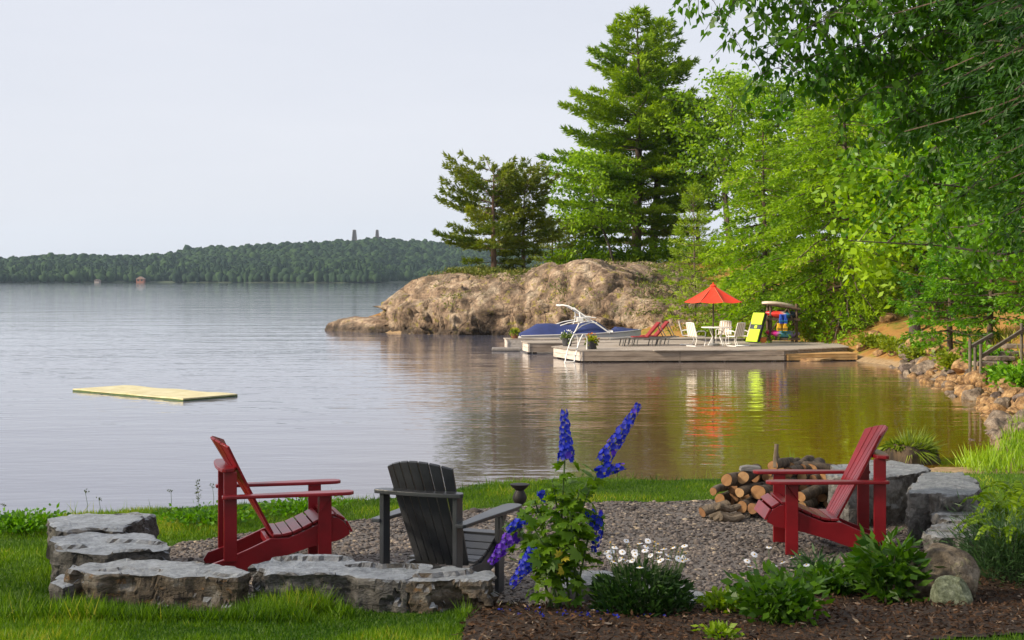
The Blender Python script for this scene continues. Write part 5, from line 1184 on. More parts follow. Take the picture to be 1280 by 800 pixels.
# pines on the rock point
def gp(px, d): x = (px - 640) * d / F; return x, d, rock_z(x, d) - .1
def Hto(py, d, z): return CAMZ - (py - HZ) * d / F - z
def plant_conifer(px, d, topy, **k):
    x, y, z = gp(px, d); return conifer(k.pop('name'), k.pop('label'), x, y, z, Hto(topy, d, z), **k)
def plant_leafy(px, d, topy, **k):
    x, y, z = gp(px, d); return leafy(k.pop('name'), k.pop('label'), x, y, z, Hto(topy, d, z), **k)
FLATP = ([0, .2, .5, .8, 1.0], [.7, .95, 1.0, .85, .5])
plant_conifer(617, 86.5, 208, name='red_pine', label='broad crowned pine nearest the tip of the rock point', R=2.9, seed=2, lm=L_RP, bark=TRUNKR, base=.14, whorl=.42, per=5, tuft=(.32, .036), needles=10, prof=FLATP, tr=.17, gap=.26, side=(math.pi, .22), upsweep=.35)
plant_conifer(655, 88, 217, name='red_pine', label='thinner pine with bare lower trunk on the rock point', R=2.2, seed=3, lm=L_RP, bark=TRUNKR, base=.22, whorl=.42, per=5, tuft=(.32, .036), needles=10, prof=FLATP, tr=.14, gap=.28, upsweep=.35)
plant_conifer(690, 93, 282, name='red_pine', label='small dark pine low behind the two rock point pines', R=2.0, seed=4, lm=L_RP, base=.2, whorl=.45, per=5, tuft=(.24, .024), prof=FLATP, tr=.10)
# tall white pines
WPP = ([0, .12, .3, .42, .6, .8, 1.0], [.75, .95, 1.0, .92, .66, .42, .06])
plant_conifer(797, 97, 9, name='white_pine', label='tallest white pine with long layered limbs reaching over the rock', R=5.6, seed=5, lm=L_WP, base=.12, whorl=.66, per=5, tuft=(.40, .044), needles=9, prof=WPP, tr=.32, side=(math.pi, .20), gap=.16, upsweep=.2, dens=.9)
plant_conifer(815, 99.5, 24, name='white_pine', label='second tall white pine leaning beside the tallest', R=4.6, seed=6, lm=L_WP, base=.16, whorl=.70, per=5, tuft=(.40, .044), needles=9, prof=WPP, tr=.28, side=(0, .12), gap=.18, upsweep=.2, dens=.85, lean=(.8, 0))
plant_conifer(868, 72, 232, name='young_white_pine', label='slim young pine standing behind the red parasol', R=1.75, seed=7, lm=leaf_mat('young_pine_needles', (.10, .19, .008), (.32, .43, .016), .4), base=.1, whorl=.36, per=5, tuft=(.22, .020), needles=7, tr=.06, prof=([0, .2, .5, .8, 1], [.9, 1, .7, .34, .08]), upsweep=.3, gap=.1)
# leafy trees of the slope
plant_leafy(766, 92, 186, name='maple_tree', label='slender bright maple under the tall white pines', R=2.9, seed=8, lm=L_MA, base=.3, limbs=18, twigs=6, per=24, leaf=(.22, .075), clump=.62, tr=.08, lean=(-1.6, 0))
plant_leafy(730, 94, 262, name='maple_tree', label='low bright maple between the rock and the white pines', R=2.3, seed=81, lm=L_MA, base=.25, limbs=14, twigs=6, per=22, leaf=(.22, .075), clump=.6, tr=.07)
plant_leafy(912, 92, 84, name='oak_tree', label='airy light green tree with sky showing between its trunks', R=4.2, seed=9, lm=L_MA, base=.30, limbs=26, twigs=6, per=22, leaf=(.24, .085), clump=.72, tr=.2, sparse=.1)
plant_leafy(878, 96, 118, name='oak_tree', label='rounded light green tree touching the second white pine', R=3.1, seed=10, lm=L_MA, base=.32, limbs=20, twigs=6, per=22, leaf=(.24, .085), clump=.7, tr=.14)
plant_leafy(968, 90, 92, name='oak_tree', label='broad green tree behind the big hemlock', R=4.2, seed=11, lm=L_MA, base=.25, limbs=26, twigs=6, per=22, leaf=(.24, .085), clump=.75, tr=.2)
# hemlocks
HMP = ([0, .2, .5, .8, 1.0], [.95, 1.0, .80, .45, .08])
plant_conifer(1056, 63, 96, name='hemlock_tree', label='big drooping hemlock with bare roots at the bank', R=4.6, seed=12, lm=L_HM, base=.10, whorl=.42, per=5, tuft=(.20, .036), needles=8, droop=.38, hang=.45, prof=HMP, tr=.22, side=(math.pi, .18), upsweep=0.1, dens=1.0)
plant_conifer(955, 68, 150, name='hemlock_tree', label='yellow green hemlock directly behind the kayak rack', R=3.3, seed=13, lm=L_HM, base=.05, whorl=.4, per=5, tuft=(.20, .036), needles=8, droop=.34, hang=.4, prof=HMP, tr=.15, upsweep=.1, dens=.95)
plant_conifer(1010, 72, 120, name='hemlock_tree', label='hemlock filling the gap between the two other hemlocks', R=3.4, seed=14, lm=L_HM, base=.08, whorl=.5, per=5, tuft=(.22, .036), needles=7, droop=.34, hang=.4, prof=HMP, tr=.16, upsweep=.1, dens=.9)
# wood closing the right side
for i, (px, d, ty, R, lb) in enumerate([(1120, 74, 70, 4.6, 'tall leafy tree behind the big hemlock on its right'), (1205, 66, 40, 4.8, 'leafy tree high on the slope behind the cedars'), (1290, 58, 30, 4.8, 'leafy tree on the slope above the handrail'), (1060, 88, 60, 4.6, 'far leafy tree showing over the hemlocks'), (1180, 90, 30, 5.2, 'far tall leafy tree at the back of the slope'), (1370, 74, 20, 5, 'far leafy tree at the edge of the slope wood'), (1150, 56, 190, 3.4, 'leafy understory tree at the head of the cove')]):
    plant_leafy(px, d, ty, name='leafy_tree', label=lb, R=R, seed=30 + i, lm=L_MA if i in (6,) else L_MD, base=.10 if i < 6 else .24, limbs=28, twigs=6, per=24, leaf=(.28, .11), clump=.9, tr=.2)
# maple overhanging the cove
x, y = 14.2, 31.0
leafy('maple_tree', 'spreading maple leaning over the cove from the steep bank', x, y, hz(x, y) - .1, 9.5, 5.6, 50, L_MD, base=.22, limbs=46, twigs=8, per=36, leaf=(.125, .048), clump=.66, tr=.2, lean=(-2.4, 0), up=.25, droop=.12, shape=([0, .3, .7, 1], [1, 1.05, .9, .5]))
x, y = 12.9, 34.5
leafy('maple_tree', 'smaller bright maple at the foot of the bank beside the handrail', x + 1.2, y + 2, hz(x + 1.2, y + 2) - .1, 6.2, 3.5, 51, L_CE, base=.42, limbs=22, twigs=7, per=20, leaf=(.14, .055), clump=.5, tr=.12, lean=(-.8, 0), up=.3, droop=.1)
# cedars along the bank
for i, (px, d, ty, R, lb) in enumerate([(1188, 48, 300, 2.0, 'bright bushy cedar leaning over the shore rocks'), (1172, 57, 300, 1.9, 'spreading cedar high on the bank at the head of the cove'), (1238, 46.5, 270, 2.1, 'dense cedar just behind the timber handrail'), (1300, 45, 240, 2.2, 'cedar above the stone steps')]):
    x = (px - 640) * d / F; z = hz(x, d) - .1
    conifer('cedar_tree', lb, x, d, z, max(2.5, Hto(ty, d, z)), R, 60 + i, L_CE, bark=TRUNK, base=.16 if i == 0 else .24, whorl=.33, per=5, tuft=(.17, .028), needles=7, droop=.12, hang=.35, prof=([0, .25, .6, 1], [.9, 1, .8, .25]), tr=.1, dens=1.05)
# dark cedar close on the right
x, y = 4.35, 9.9
conifer('cedar_tree', 'dark hanging cedar close beside the planting bed', x, y, hz(x, y) - .1, 8.4, 1.75, 70, L_DK, bark=TRUNK, base=.30, whorl=.16, per=5, tuft=(.075, .0065), needles=10, droop=.42, hang=.7, prof=([0, .08, .25, .6, 1], [.25, .55, .95, 1.0, .5]), tr=.13, dens=1.5, wsc=.45)

# overhanging birch: trunk off to the right, boughs trailing into view
def birch():
    x, y = 6.4, 12.6; z = hz(x, y) - .1; r = np.random.default_rng(71)
    t = tree_root('birch_tree', 'birch whose leafy boughs hang over the fire pit', x, y, z)
    b = MB(); b.tube([(0, 0, 0), (-.1, 0, 1.8), (-.25, .05, 3.6), (-.5, 0, 5.4), (-.9, .1, 7.4)], [.17, .15, .13, .10, .06], 10); b.build('trunk', mat('birch_bark', (.30, .27, .24), .8, col2=(.55, .52, .48), scale=5, stretch=(1, 1, 3)), t, smooth=True)
    root = Vector((x, y, z)); wood = MB(); P = []; D = []; T = []
    B = []
    for (px, py, d, pz) in [(845, 2, 12.2, 5.6), (880, 22, 12.0, 5.3), (915, 45, 12.3, 5.2), (950, 92, 12.0, 5.0), (985, 122, 12.4, 4.9), (1020, 100, 12.8, 4.6), (1050, 130, 12.2, 4.4), (1090, 100, 12.7, 4.2), (1120, 150, 12.4, 4.0), (1000, 40, 11.6, 5.2), (960, 20, 12.6, 5.6), (1060, 40, 13.0, 5.0), (1130, 60, 12.1, 4.6), (1170, 110, 12.8, 4.2), (930, -20, 12.2, 5.8), (1010, -30, 12.8, 5.9), (1100, -20, 12.3, 5.6), (1180, 0, 12.8, 5.2), (1120, 175, 12.9, 4.6), (1075, 165, 13.2, 4.8), (935, 70, 12.5, 5.4), (1040, 75, 12.4, 5.0), (970, 60, 12.2, 5.5), (1150, 205, 13.6, 4.6), (1195, 255, 13.9, 4.3), (1235, 175, 13.3, 4.6), (1255, 300, 14.1, 3.9), (1212, 325, 14.2, 3.9), (1262, 235, 13.6, 4.3), (1118, 238, 14.0, 4.4), (1272, 120, 13.0, 4.8), (1165, 290, 14.3, 4.1)]:
        B.append((at(px, py, d) - root, pz))
    for q, (e, pz) in enumerate(B):
        s = Vector((-.3, 0, pz - z)); mid = s.lerp(e, .55) + Vector((0, r.normal(0, .15), .35 + .1 * r.random())); pl = []
        for i in range(9):
            f = i / 8; pl.append(s * (1 - f) ** 2 + mid * 2 * f * (1 - f) + e * f * f)
        pl = [p + Vector(r.normal(0, .05, 3)) * (0 < i < 8) for i, p in enumerate(pl)]; wood.tube(pl, [.012 - .0012 * i for i in range(9)], 5, cap=False)
        tone = np.clip(r.normal(.45, .18), 0, 1)
        for i in range(44):
            f = .28 + .72 * (i + r.random()) / 44; a = f * 8; j = min(7, int(a)); p = pl[j].lerp(pl[j + 1], a - j)
            tw = Vector(rand_dirs(1, r)[0]) * r.uniform(.15, .42); tw.z = -abs(tw.z) * .7 - .08; wood.tube([p, p + tw * .5 + Vector((0, 0, .03)), p + tw], [.004, .003, .002], 3, cap=False)
            for c in range(11):
                g = (c + r.random()) / 11; P.append((p + tw * g + Vector(r.normal(0, .03, 3)))[:]); dd = Vector(rand_dirs(1, r)[0]) * .7 + tw.normalized() * .4; dd.z -= .55; D.append(dd[:]); T.append(np.clip(tone + r.normal(0, .15), 0, 1))
    wood.build('boughs', TRUNKG, t)
    P = np.array(P); D = unit(np.array(D)); n = len(P); V, f = blades(P, D, .078 * np.exp(r.normal(0, .25, n)), .025 * np.exp(r.normal(0, .22, n)), r, mid=.38)
    np_mesh('crown', V, f, L_BI, t, tint=np.repeat(np.array(T), 4))
birch()

# bare roots below the big hemlock
x0, y0, z0 = gp(1056, 63)
t = thing('exposed_roots', 'tangle of bare pale roots on the bank under the hemlock', 'roots', (x0, y0, z0))
for k in range(11):
    a = math.radians(150 + 150 * k / 10 + 8 * math.sin(k * 3)); L = 1.0 + .7 * ((k * 37) % 10) / 10; pl = []
    for i in range(6):
        f = i / 5; xx = L * f * math.cos(a) - .1 + .1 * math.sin(i * 2 + k); yy = L * f * math.sin(a) + .08 * math.cos(i * 2.3 + k); pl.append((xx, yy, hz(x0 + xx, y0 + yy) - z0 + (.42 * (1 - f) + .06)))
    b = MB(); b.tube(pl, [.07, .06, .05, .04, .03, .015], 6); b.build('root', mat('root_wood', (.12, .085, .055), .95, col2=(.26, .20, .14), scale=5, bump=.6), t, smooth=True)

# unseen trees added west of the fire pit to shade the sitting place
for i, (x, y, H, R, lb) in enumerate([(-10.5, 8.2, 10.5, 3.6, 'unseen leafy tree added for shade west of the stone slabs'), (-11.5, 12.2, 9.5, 3.2, 'unseen leafy tree added for shade at the western shore'), (-9.8, 4.2, 10.0, 3.4, 'unseen leafy tree added for shade west of the planting bed')]):
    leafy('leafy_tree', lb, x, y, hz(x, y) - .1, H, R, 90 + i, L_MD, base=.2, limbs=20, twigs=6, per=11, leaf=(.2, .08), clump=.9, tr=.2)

# ------------------------------------------------------------------ low cover: grass, shrubs, flowers
def grass(name, label, pts, L, W, m, seed, lean=.45, z=None):
    r = np.random.default_rng(seed); n = len(pts); zz_ = height(pts[:, 0], pts[:, 1]) if z is None else z
    P = np.column_stack([pts, zz_ - .005]); D = unit(np.column_stack([r.normal(0, lean, (n, 2)), np.ones(n)]))
    cl = fbm(np.column_stack([pts * 1.6, np.zeros(n)]), 3); L = L * r.uniform(.5, 1.4, n) * (1 + .9 * cl)
    V, f = blades(P, D, L, W, r, mid=.35); T = np.clip(.45 + .9 * cl + r.normal(0, .22, n), 0, 1)
    o = np_mesh(name, V, f, m, tint=np.repeat(T, 4)); o['kind'] = 'stuff'; return tag(o, label, 'grass')
def rect(n, x0, x1, y0, y1, r): return np.column_stack([r.uniform(x0, x1, n), r.uniform(y0, y1, n)])
G_LAWN = leaf_mat('lawn_blades', (.034, .100, .004), (.190, .330, .008), .4, .5, c3=(.42, .42, .05))
def lawn():
    r = np.random.default_rng(20)
    A = np.vstack([rect(75000, -3.9, .3, 7.4, 9.9, r), rect(45000, -5.4, -2.2, 9.6, 12, r), rect(30000, -6.2, -2.2, 12, 15, r), rect(70000, -4.2, 4.2, 12.2, 16.2, r), rect(45000, 3.3, 9.5, 12.5, 22, r), rect(5000, 1.6, 3.4, 7.2, 8.1, r)])
    s = sdist(A[:, 0], A[:, 1]); px = 640 + A[:, 0] * F / A[:, 1]
    k = ~in_area(A[:, 0], A[:, 1], GRAVEL, 1.0) & ~in_area(A[:, 0], A[:, 1], MULCH, 5.0) & (height(A[:, 0], A[:, 1]) > -.3) & (px > -30) & (px < 1310); A = A[k]
    grass('lawn_grass', 'short green lawn grass round the fire pit', A, .045, .0032, G_LAWN, 21)
    # longer tufts along stones and the lawn rim
    B = np.vstack([rect(15000, -3.0, .05, 8.35, 8.95, r), rect(5000, -6.5, 4.5, 13.4, 17.5, r), rect(1500, -3.4, -2.7, 8.9, 10.5, r)])
    hb = height(B[:, 0], B[:, 1]); k = ~in_area(B[:, 0], B[:, 1], GRAVEL, 1.0) & ~in_area(B[:, 0], B[:, 1], MULCH, 5.0) & ((hb > -.35) & (hb < -.015) | (B[:, 1] < 10.6)); B = B[k]; B = B[fbm(np.column_stack([B * 2.2, np.zeros(len(B))]), 2) > -.15]
    grass('tall_grass', 'longer uncut grass along the stones and the lawn rim', B, .12, .0036, G_LAWN, 22, .5)
lawn()
def slope_cover():
    r = np.random.default_rng(23); n = 60000; x = r.uniform(-4, 22, n); y = r.uniform(30, 100, n); s = sdist(x, y); px = 640 + x * F / y
    k = (s > .9) & (s < 14) & (px > 560) & (px < 1300) & (fbm(np.column_stack([x * .5, y * .5, 0 * x]), 3) > np.where(px > 1040, .12, -.08)); x, y = x[k], y[k]
    z = height(x, y); grass('slope_grass', 'yellow green wild grass on the slope above the cove', np.column_stack([x, y]), .30, .028, leaf_mat('slope_blades', (.14, .20, .008), (.36, .36, .03), .35, .6, c3=(.42, .32, .12)), 24, .6, z)
    # low juniper and blueberry on the rock crest
    P = []
    for k in range(4200):
        i = r.integers(0, ROCKP.shape[0]); j = r.integers(0, ROCKP.shape[1]); p = ROCKP[i, j]; pxx = 640 + p[0] * F / p[1]
        q = vnoise(np.array([p[0] * .7, p[1] * .7, 3.0]))
        if (562 < pxx < 700 and p[2] > 1.75 and 50 < j < 115) or (k < 1500) and ((p[2] > 0.4 and q > .72 and pxx > 520) or (760 < pxx and p[2] > .3 and q > .45)): P.append(p + np.array([0, 0, .12 if 562 < pxx < 700 else 0]))
    P = np.array(P); m = len(P); per = 26; C = np.repeat(P, per, 0) + r.normal(0, 1, (m * per, 3)) * np.array([.28, .28, .10]); D = unit(rand_dirs(m * per, r) * np.array([1, 1, .5]) + np.array([0, 0, .6]))
    V, f = blades(C, D, r.uniform(.10, .24, m * per), r.uniform(.02, .04, m * per), r)
    o = np_mesh('juniper_cover', V, f, leaf_mat('juniper', (.045, .075, .010), (.17, .185, .02), .2, .6, c3=(.26, .17, .06)), tint=np.repeat(np.clip(np.repeat(r.random(m), per) * .7 + r.normal(.15, .12, m * per), 0, 1), 4)); o['kind'] = 'stuff'; tag(o, 'low juniper and moss growing over the rock crest', 'ground cover')
slope_cover()
def shrub(name, label, x, y, z, R, H, n, leaf, m, seed, up=.3, stems=7, cat='shrub', group=None, lobes=True):
    r = np.random.default_rng(seed); t = thing(name, label, cat, (x, y, z), 0, group); b = MB(); E = []
    for k in range(stems):
        a = 6.283 * k / stems + r.normal(0, .3); q = R * r.uniform(.25, .8); e = Vector((q * math.cos(a), q * math.sin(a), H * r.uniform(.55, .95))); E.append(e); b.tube([(0, 0, -.03), (e.x * .4, e.y * .4, e.z * .55), e], [.008 * H + .003, .006 * H + .002, .003], 4, cap=False)
    b.build('stems', TRUNKG, t)
    E = np.array([e[:] for e in E]); i = r.integers(0, stems, n); f = r.uniform(.25, 1.05, n)[:, None]; C = E[i] * f * np.array([1, 1, 1]) + r.normal(0, 1, (n, 3)) * np.array([R * .28, R * .28, H * .14]); C[:, 2] = np.clip(C[:, 2], .01, None)
    D = unit(C * np.array([1.2, 1.2, .2]) / max(R, .01) + rand_dirs(n, r) * .8 + np.array([0, 0, up])); V, ff = blades(C, D, leaf[0] * r.uniform(.6, 1.25, n), leaf[1] * r.uniform(.7, 1.2, n), r)
    np_mesh('foliage', V, ff, m, t, tint=np.repeat(np.clip(.3 + .5 * C[:, 2] / H * 0 + r.normal(.2, .22, n), 0, 1), 4)); return t
SB = leaf_mat('slope_shrub', (.09, .15, .006), (.28, .33, .014), .4, .5)
for i, (px, d, R, H, lb) in enumerate([(835, 76, .8, .9, 'low green shrub on the dry slope uphill of the loungers'), (905, 66.5, .8, 1.0, 'rounded shrub behind the parasol and chairs'), (930, 65, .7, .9, 'shrub pressed behind the lime float'), (878, 70, .9, .9, 'bush below the slim young pine'), (800, 82, .8, .8, 'shrub on the bare shoulder right of the rock'), (1015, 62, .6, .8, 'dark bush between the kayak rack and the roots'), (1095, 55.5, .7, .45, 'bright grass clump at the dock end of the cove beach'), (1125, 53, .9, .5, 'bright spreading clump by the cove beach'), (1150, 50.5, .7, .5, 'bright bush above the flat shore stones'), (1195, 44.5, .6, .5, 'small bush among the shore rocks'), (1268, 36.6, .6, .45, 'green bush before the stone steps'), (1290, 35.2, .8, .6, 'leafy bush over the grey shore rocks'), (1232, 41.5, .6, .7, 'bush growing against the handrail posts')]):
    x = (px - 640) * d / F; shrub('slope_shrub', lb, x, d, hz(x, d) - .02, R, H, 900, (.16, .05), SB if px < 1200 else L_CE, 200 + i)
for i, (px, d, R, H, lb) in enumerate([(705, 92, 1.1, 1.3, 'green bush at the foot of the low bright maple'), (745, 93, 1.0, 1.2, 'green bush between the maple stems'), (778, 94, 1.1, 1.4, 'bush hugging the tallest white pine trunk'), (806, 95, 1.0, 1.2, 'bush between the two white pine trunks'), (838, 93, 1.2, 1.5, 'bush on the crest beside the second white pine'), (868, 90, 1.2, 1.5, 'bush on the crest behind the slim young pine'), (900, 88, 1.3, 1.6, 'bush at the foot of the airy light green tree')]):
    x = (px - 640) * d / F; shrub('crest_bush', lb, x, d, rock_z(x, d) - .05, R, H, 1100, (.24, .075), L_MA, 240 + i)
# bright bank grass at the right waterline
r = np.random.default_rng(26); n = 5200; A = rect(n, 7.3, 10.5, 22.5, 28.5, r); s = sdist(A[:, 0], A[:, 1]); A = A[(s > .25) & (s < 3.4)]
grass('bank_grass', 'tall bright green grass on the bank beside the stump', A, .26, .010, leaf_mat('bank_blades', (.10, .21, .006), (.26, .40, .012), .42), 27, .35)
# reeds standing in the shallows behind the firewood
for i, (px, py, n, hh, lb) in enumerate([(990, 582, 26, .55, 'green reeds at the shore behind the firewood'), (898, 592, 8, .4, 'sparse reeds at the shore by the firewood end'), (636, 618, 14, .28, 'tiny reed clump at the shore beyond the black chair')]):
    p = on(px, py + 12, -.88); r = np.random.default_rng(300 + i); P = np.column_stack([r.normal(0, .12, n), r.normal(0, .12, n), np.zeros(n) - .05]); D = unit(np.column_stack([r.normal(0, .16, (n, 2)), np.ones(n)])); V, f = blades(P, D, hh * r.uniform(.6, 1.25, n), .009, r, mid=.3)
    o = np_mesh('reed_clump', V, f, leaf_mat('reeds', (.07, .14, .01), (.16, .24, .02), .4), tint=np.repeat(r.random(n), 4)); o['kind'] = 'stuff'; o.location = (p.x, p.y, min(hz(p.x, p.y), WATER) + .02 if False else hz(p.x, p.y)); tag(o, lb, 'reeds')

# --- delphinium
PET = leaf_mat('delphinium_petals', (.008, .016, .30), (.030, .050, .62), .3, .5, c3=(.12, .05, .50)); PETV = leaf_mat('violet_petals', (.07, .02, .36), (.17, .05, .52), .3, .5)
STEM = mat('green_stem', (.06, .11, .02), .6, var=.2); L_DE = leaf_mat('delphinium_leaves', (.055, .140, .006), (.190, .330, .014), .42, .45)
def palmate(C, N, size, r, lobes=5):
    n = len(C); A = unit(np.cross(N, rand_dirs(n, r))); B = np.cross(N, A); V = []; Fq = []
    for k in range(lobes):
        a = (k - (lobes - 1) / 2) * .62; D = A * math.cos(a) + B * math.sin(a); S = -A * math.sin(a) + B * math.cos(a); L = (size * (1 - .10 * abs(k - (lobes - 1) / 2)))[:, None]
        V.append(np.stack([C, C + D * L * .55 + S * L * .22, C + D * L - N * L * .12, C + D * L * .55 - S * L * .22], 1))
    V = np.stack(V, 1).reshape(-1, 3); return V, np.arange(len(V)).reshape(-1, 4)
def flower_spike(parent, pts, r0, m, seed, n=46, name='flower_spike'):
    r = np.random.default_rng(seed); pts = [Vector(p) for p in pts]; k = len(pts) - 1; V = []; 
    C = []; NN = []
    for i in range(n):
        f = i / n; a = f * k; j = min(k - 1, int(a)); p = pts[j].lerp(pts[j + 1], a - j); d = (pts[j + 1] - pts[j]).normalized(); o = d.orthogonal(); o.rotate(Quaternion(d, i * 2.4)); rad = r0 * (1.0 - .62 * f ** 1.5) * r.uniform(.75, 1.15)
        C.append((p + o * rad)[:]); NN.append((o + d * .15 + Vector((0, 0, -.05)))[:])
    C = np.array(C); NN = unit(np.array(NN)); VV = []; size = .024 * r.uniform(.8, 1.2, n) * (1 - .45 * np.arange(n) / n)
    A = unit(np.cross(NN, rand_dirs(n, r))); B = np.cross(NN, A)
    for q in range(6):
        a = q * 6.283 / 6; D = A * math.cos(a) + B * math.sin(a) + NN * .25; S = -A * math.sin(a) + B * math.cos(a); L = size[:, None]
        VV.append(np.stack([C, C + D * L * .6 + S * L * .42, C + D * L * 1.05, C + D * L * .6 - S * L * .42], 1))
    V = np.stack(VV, 1).reshape(-1, 3); o = np_mesh(name, V, np.arange(len(V)).reshape(-1, 4), m, parent, tint=np.repeat(np.repeat(r.random(n), 6), 4)); 
    b = MB(); b.tube(pts, [.005, .004, .003, .002][:len(pts)] if len(pts) <= 4 else .003, 5); b.build('spike_stem', STEM, o, smooth=True); return o
def delphinium():
    d0 = 8.95; base = Vector((.31, d0, hz(.31, d0) + .01)); t = thing('delphinium_plant', 'tall leafy plant with two upright deep blue flower spikes', 'plant', base); r = np.random.default_rng(31)
    q = lambda px, py, dd=0: at(px, py, d0 + dd) - base
    flower_spike(t, [q(708, 575), q(707, 545), q(705, 512)], .030, PET, 1, 62); flower_spike(t, [q(752, 578), q(770, 552), q(784, 530), q(799, 505)], .032, PET, 2, 76)
    flower_spike(t, [q(748, 592, -.05), q(764, 586, -.05), q(782, 583, -.05)], .026, PET, 3, 26); flower_spike(t, [q(742, 640, .1), q(746, 662, .1), q(743, 690, .1)], .036, PET, 4, 44)
    flower_spike(t, [q(668, 690, -.2), q(656, 708, -.2), q(638, 733, -.2)], .036, PET, 5, 50); flower_spike(t, [q(642, 668, .05), q(628, 686, .05), q(612, 704, .05)], .034, PETV, 6, 44)
    flower_spike(t, [q(655, 648), q(644, 656), q(634, 664)], .024, PET, 7, 22); flower_spike(t, [q(682, 622), q(678, 618), q(672, 616)], .018, PET, 8, 12)
    tips = [q(706, 575), q(752, 580), q(745, 640, .1), q(672, 688, -.2), q(645, 660, .05), q(690, 600), q(725, 610), q(668, 625, .1), q(712, 640, -.15), q(735, 600, .15), q(655, 640, -.1)]; b = MB(); P = []
    for i, e in enumerate(tips):
        s = Vector((r.normal(0, .06), r.normal(0, .06), -.03)); c = s.lerp(e, .5) + Vector((0, 0, .12)); pl = [s * (1 - f) ** 2 + c * 2 * f * (1 - f) + e * f * f for f in (0, .25, .5, .75, 1)]; m_ = MB(); m_.tube(pl, [.009, .008, .007, .006, .005], 6); m_.build('stem', STEM, t, smooth=True)
        for k in range(42):
            f = r.uniform(.18, .98); pp = s * (1 - f) ** 2 + c * 2 * f * (1 - f) + e * f * f; off = Vector(r.normal(0, 1, 3)); off.z *= .45; P.append((pp + off * .075 * (1.2 - .75 * f))[:])
    P = np.array(P); P = P[P[:, 2] < .93]; N = unit(np.column_stack([r.normal(0, .5, (len(P), 2)), np.ones(len(P)) * .8])); N = unit(N + .3 * unit(P * np.array([1, 1, 0]) + 1e-6)); V, f = palmate(P, N, .072 * r.uniform(.6, 1.3, len(P)), r); T = np.repeat(np.clip(r.normal(.5, .24, len(P)), 0, 1), 20)
    np_mesh('leaves', V, f, L_DE, t, tint=T)
    b = MB(); 
    n = 5; Pn = np.array([q(697 + r.normal(0, 4), 697 + r.normal(0, 6), -.2)[:] for _ in range(n)]); Nn = unit(rand_dirs(n, r) + np.array([0, -1.2, .6])); V, f = palmate(Pn, Nn, .05 * np.ones(n), r); np_mesh('yellowed_leaf', V, f, leaf_mat('yellow_leaf', (.5, .40, .03), (.6, .5, .05)), t, tint=np.repeat(r.random(n), 20))
delphinium()
# fallen blue petals
r = np.random.default_rng(33); n = 60; P = np.column_stack([r.normal(.35, .28, n), r.normal(8.62, .12, n)]); P = np.column_stack([P, height(P[:, 0], P[:, 1]) + .028]); V, f = blades(P, unit(rand_dirs(n, r) * np.array([1, 1, .3])), .022, .009, r); o = np_mesh('fallen_petals', V, f, PET, tint=np.repeat(r.random(n) * .9, 4)); o['kind'] = 'stuff'; tag(o, 'fallen blue petals on the mulch under the blue flowers', 'petals')
# --- daisies
WPET = mat('daisy_white', (.78, .78, .80), .7); YC = mat('daisy_yellow', (.62, .36, .015), .8, var=.2)
def daisy_head(parent, p, nrm, R, seed):
    r = random.Random(seed); n = Vector(nrm).normalized(); a = n.orthogonal().normalized(); c = n.cross(a); b = MB(); k = 15
    for i in range(k):
        th = 6.283 * i / k + r.uniform(-.08, .08); d = a * math.cos(th) + c * math.sin(th); s = -a * math.sin(th) + c * math.cos(th); L = R * r.uniform(.9, 1.08); w = R * .17
        b.add([p + d * R * .2 - s * w * .5, p + d * R * .2 + s * w * .5, p + d * L * .8 + s * w - n * R * .05, p + d * L - n * R * .12, p + d * L * .8 - s * w - n * R * .05], [(0, 1, 2, 3, 4)])
    o = b.build('daisy_flower', WPET, parent); m_ = MB(); prof = [(R * .22, -.003), (R * .21, .003), (R * .12, .006), (.001, .007)]
    vs = []; 
    for rr_, z_ in prof:
        for j in range(8): th = 6.283 * j / 8; vs.append(p + (a * math.cos(th) + c * math.sin(th)) * rr_ + n * z_)
    m_.add(vs, [(i * 8 + j, i * 8 + (j + 1) % 8, (i + 1) * 8 + (j + 1) % 8, (i + 1) * 8 + j) for i in range(3) for j in range(8)]); m_.build('flower_centre', YC, o, smooth=True)
def daisies(label, x, y, heads, R, H, nleaf, seed, spread):
    z = hz(x, y) + .01; t = thing('daisy_plant', label, 'flowers', (x, y, z)); r = np.random.default_rng(seed); base = Vector((x, y, z)); sm = MB()
    for i, (px, py, dd) in enumerate(heads):
        p = at(px, py, y + dd) - base; s = Vector((p.x * .55, p.y * .55, 0)); sm.tube([s, s.lerp(p, .6) + Vector((0, 0, .02)), p - Vector((0, 0, .004))], [.0035, .003, .0025], 4); daisy_head(t, p, (r.normal(0, .45), r.normal(-.1, .4), 1), R * r.uniform(.85, 1.1), seed + i)
    sm.build('stems', STEM, t)
    n = nleaf; a = r.uniform(0, 6.28, n); q = np.sqrt(r.random(n)); C = np.stack([q * np.cos(a) * spread[0], q * np.sin(a) * spread[1], H * r.random(n) * (1 - .45 * q * q)], -1); D = unit(np.stack([np.cos(a) * .7, np.sin(a) * .7, np.full(n, .55)], -1) + .6 * rand_dirs(n, r)); V, f = blades(C, D, r.uniform(.035, .085, n), r.uniform(.006, .012, n), r)
    np_mesh('leaves', V, f, leaf_mat('daisy_leaves', (.012, .040, .008), (.050, .115, .016), .3), t, tint=np.repeat(np.clip(r.normal(.4, .25, n), 0, 1), 4))
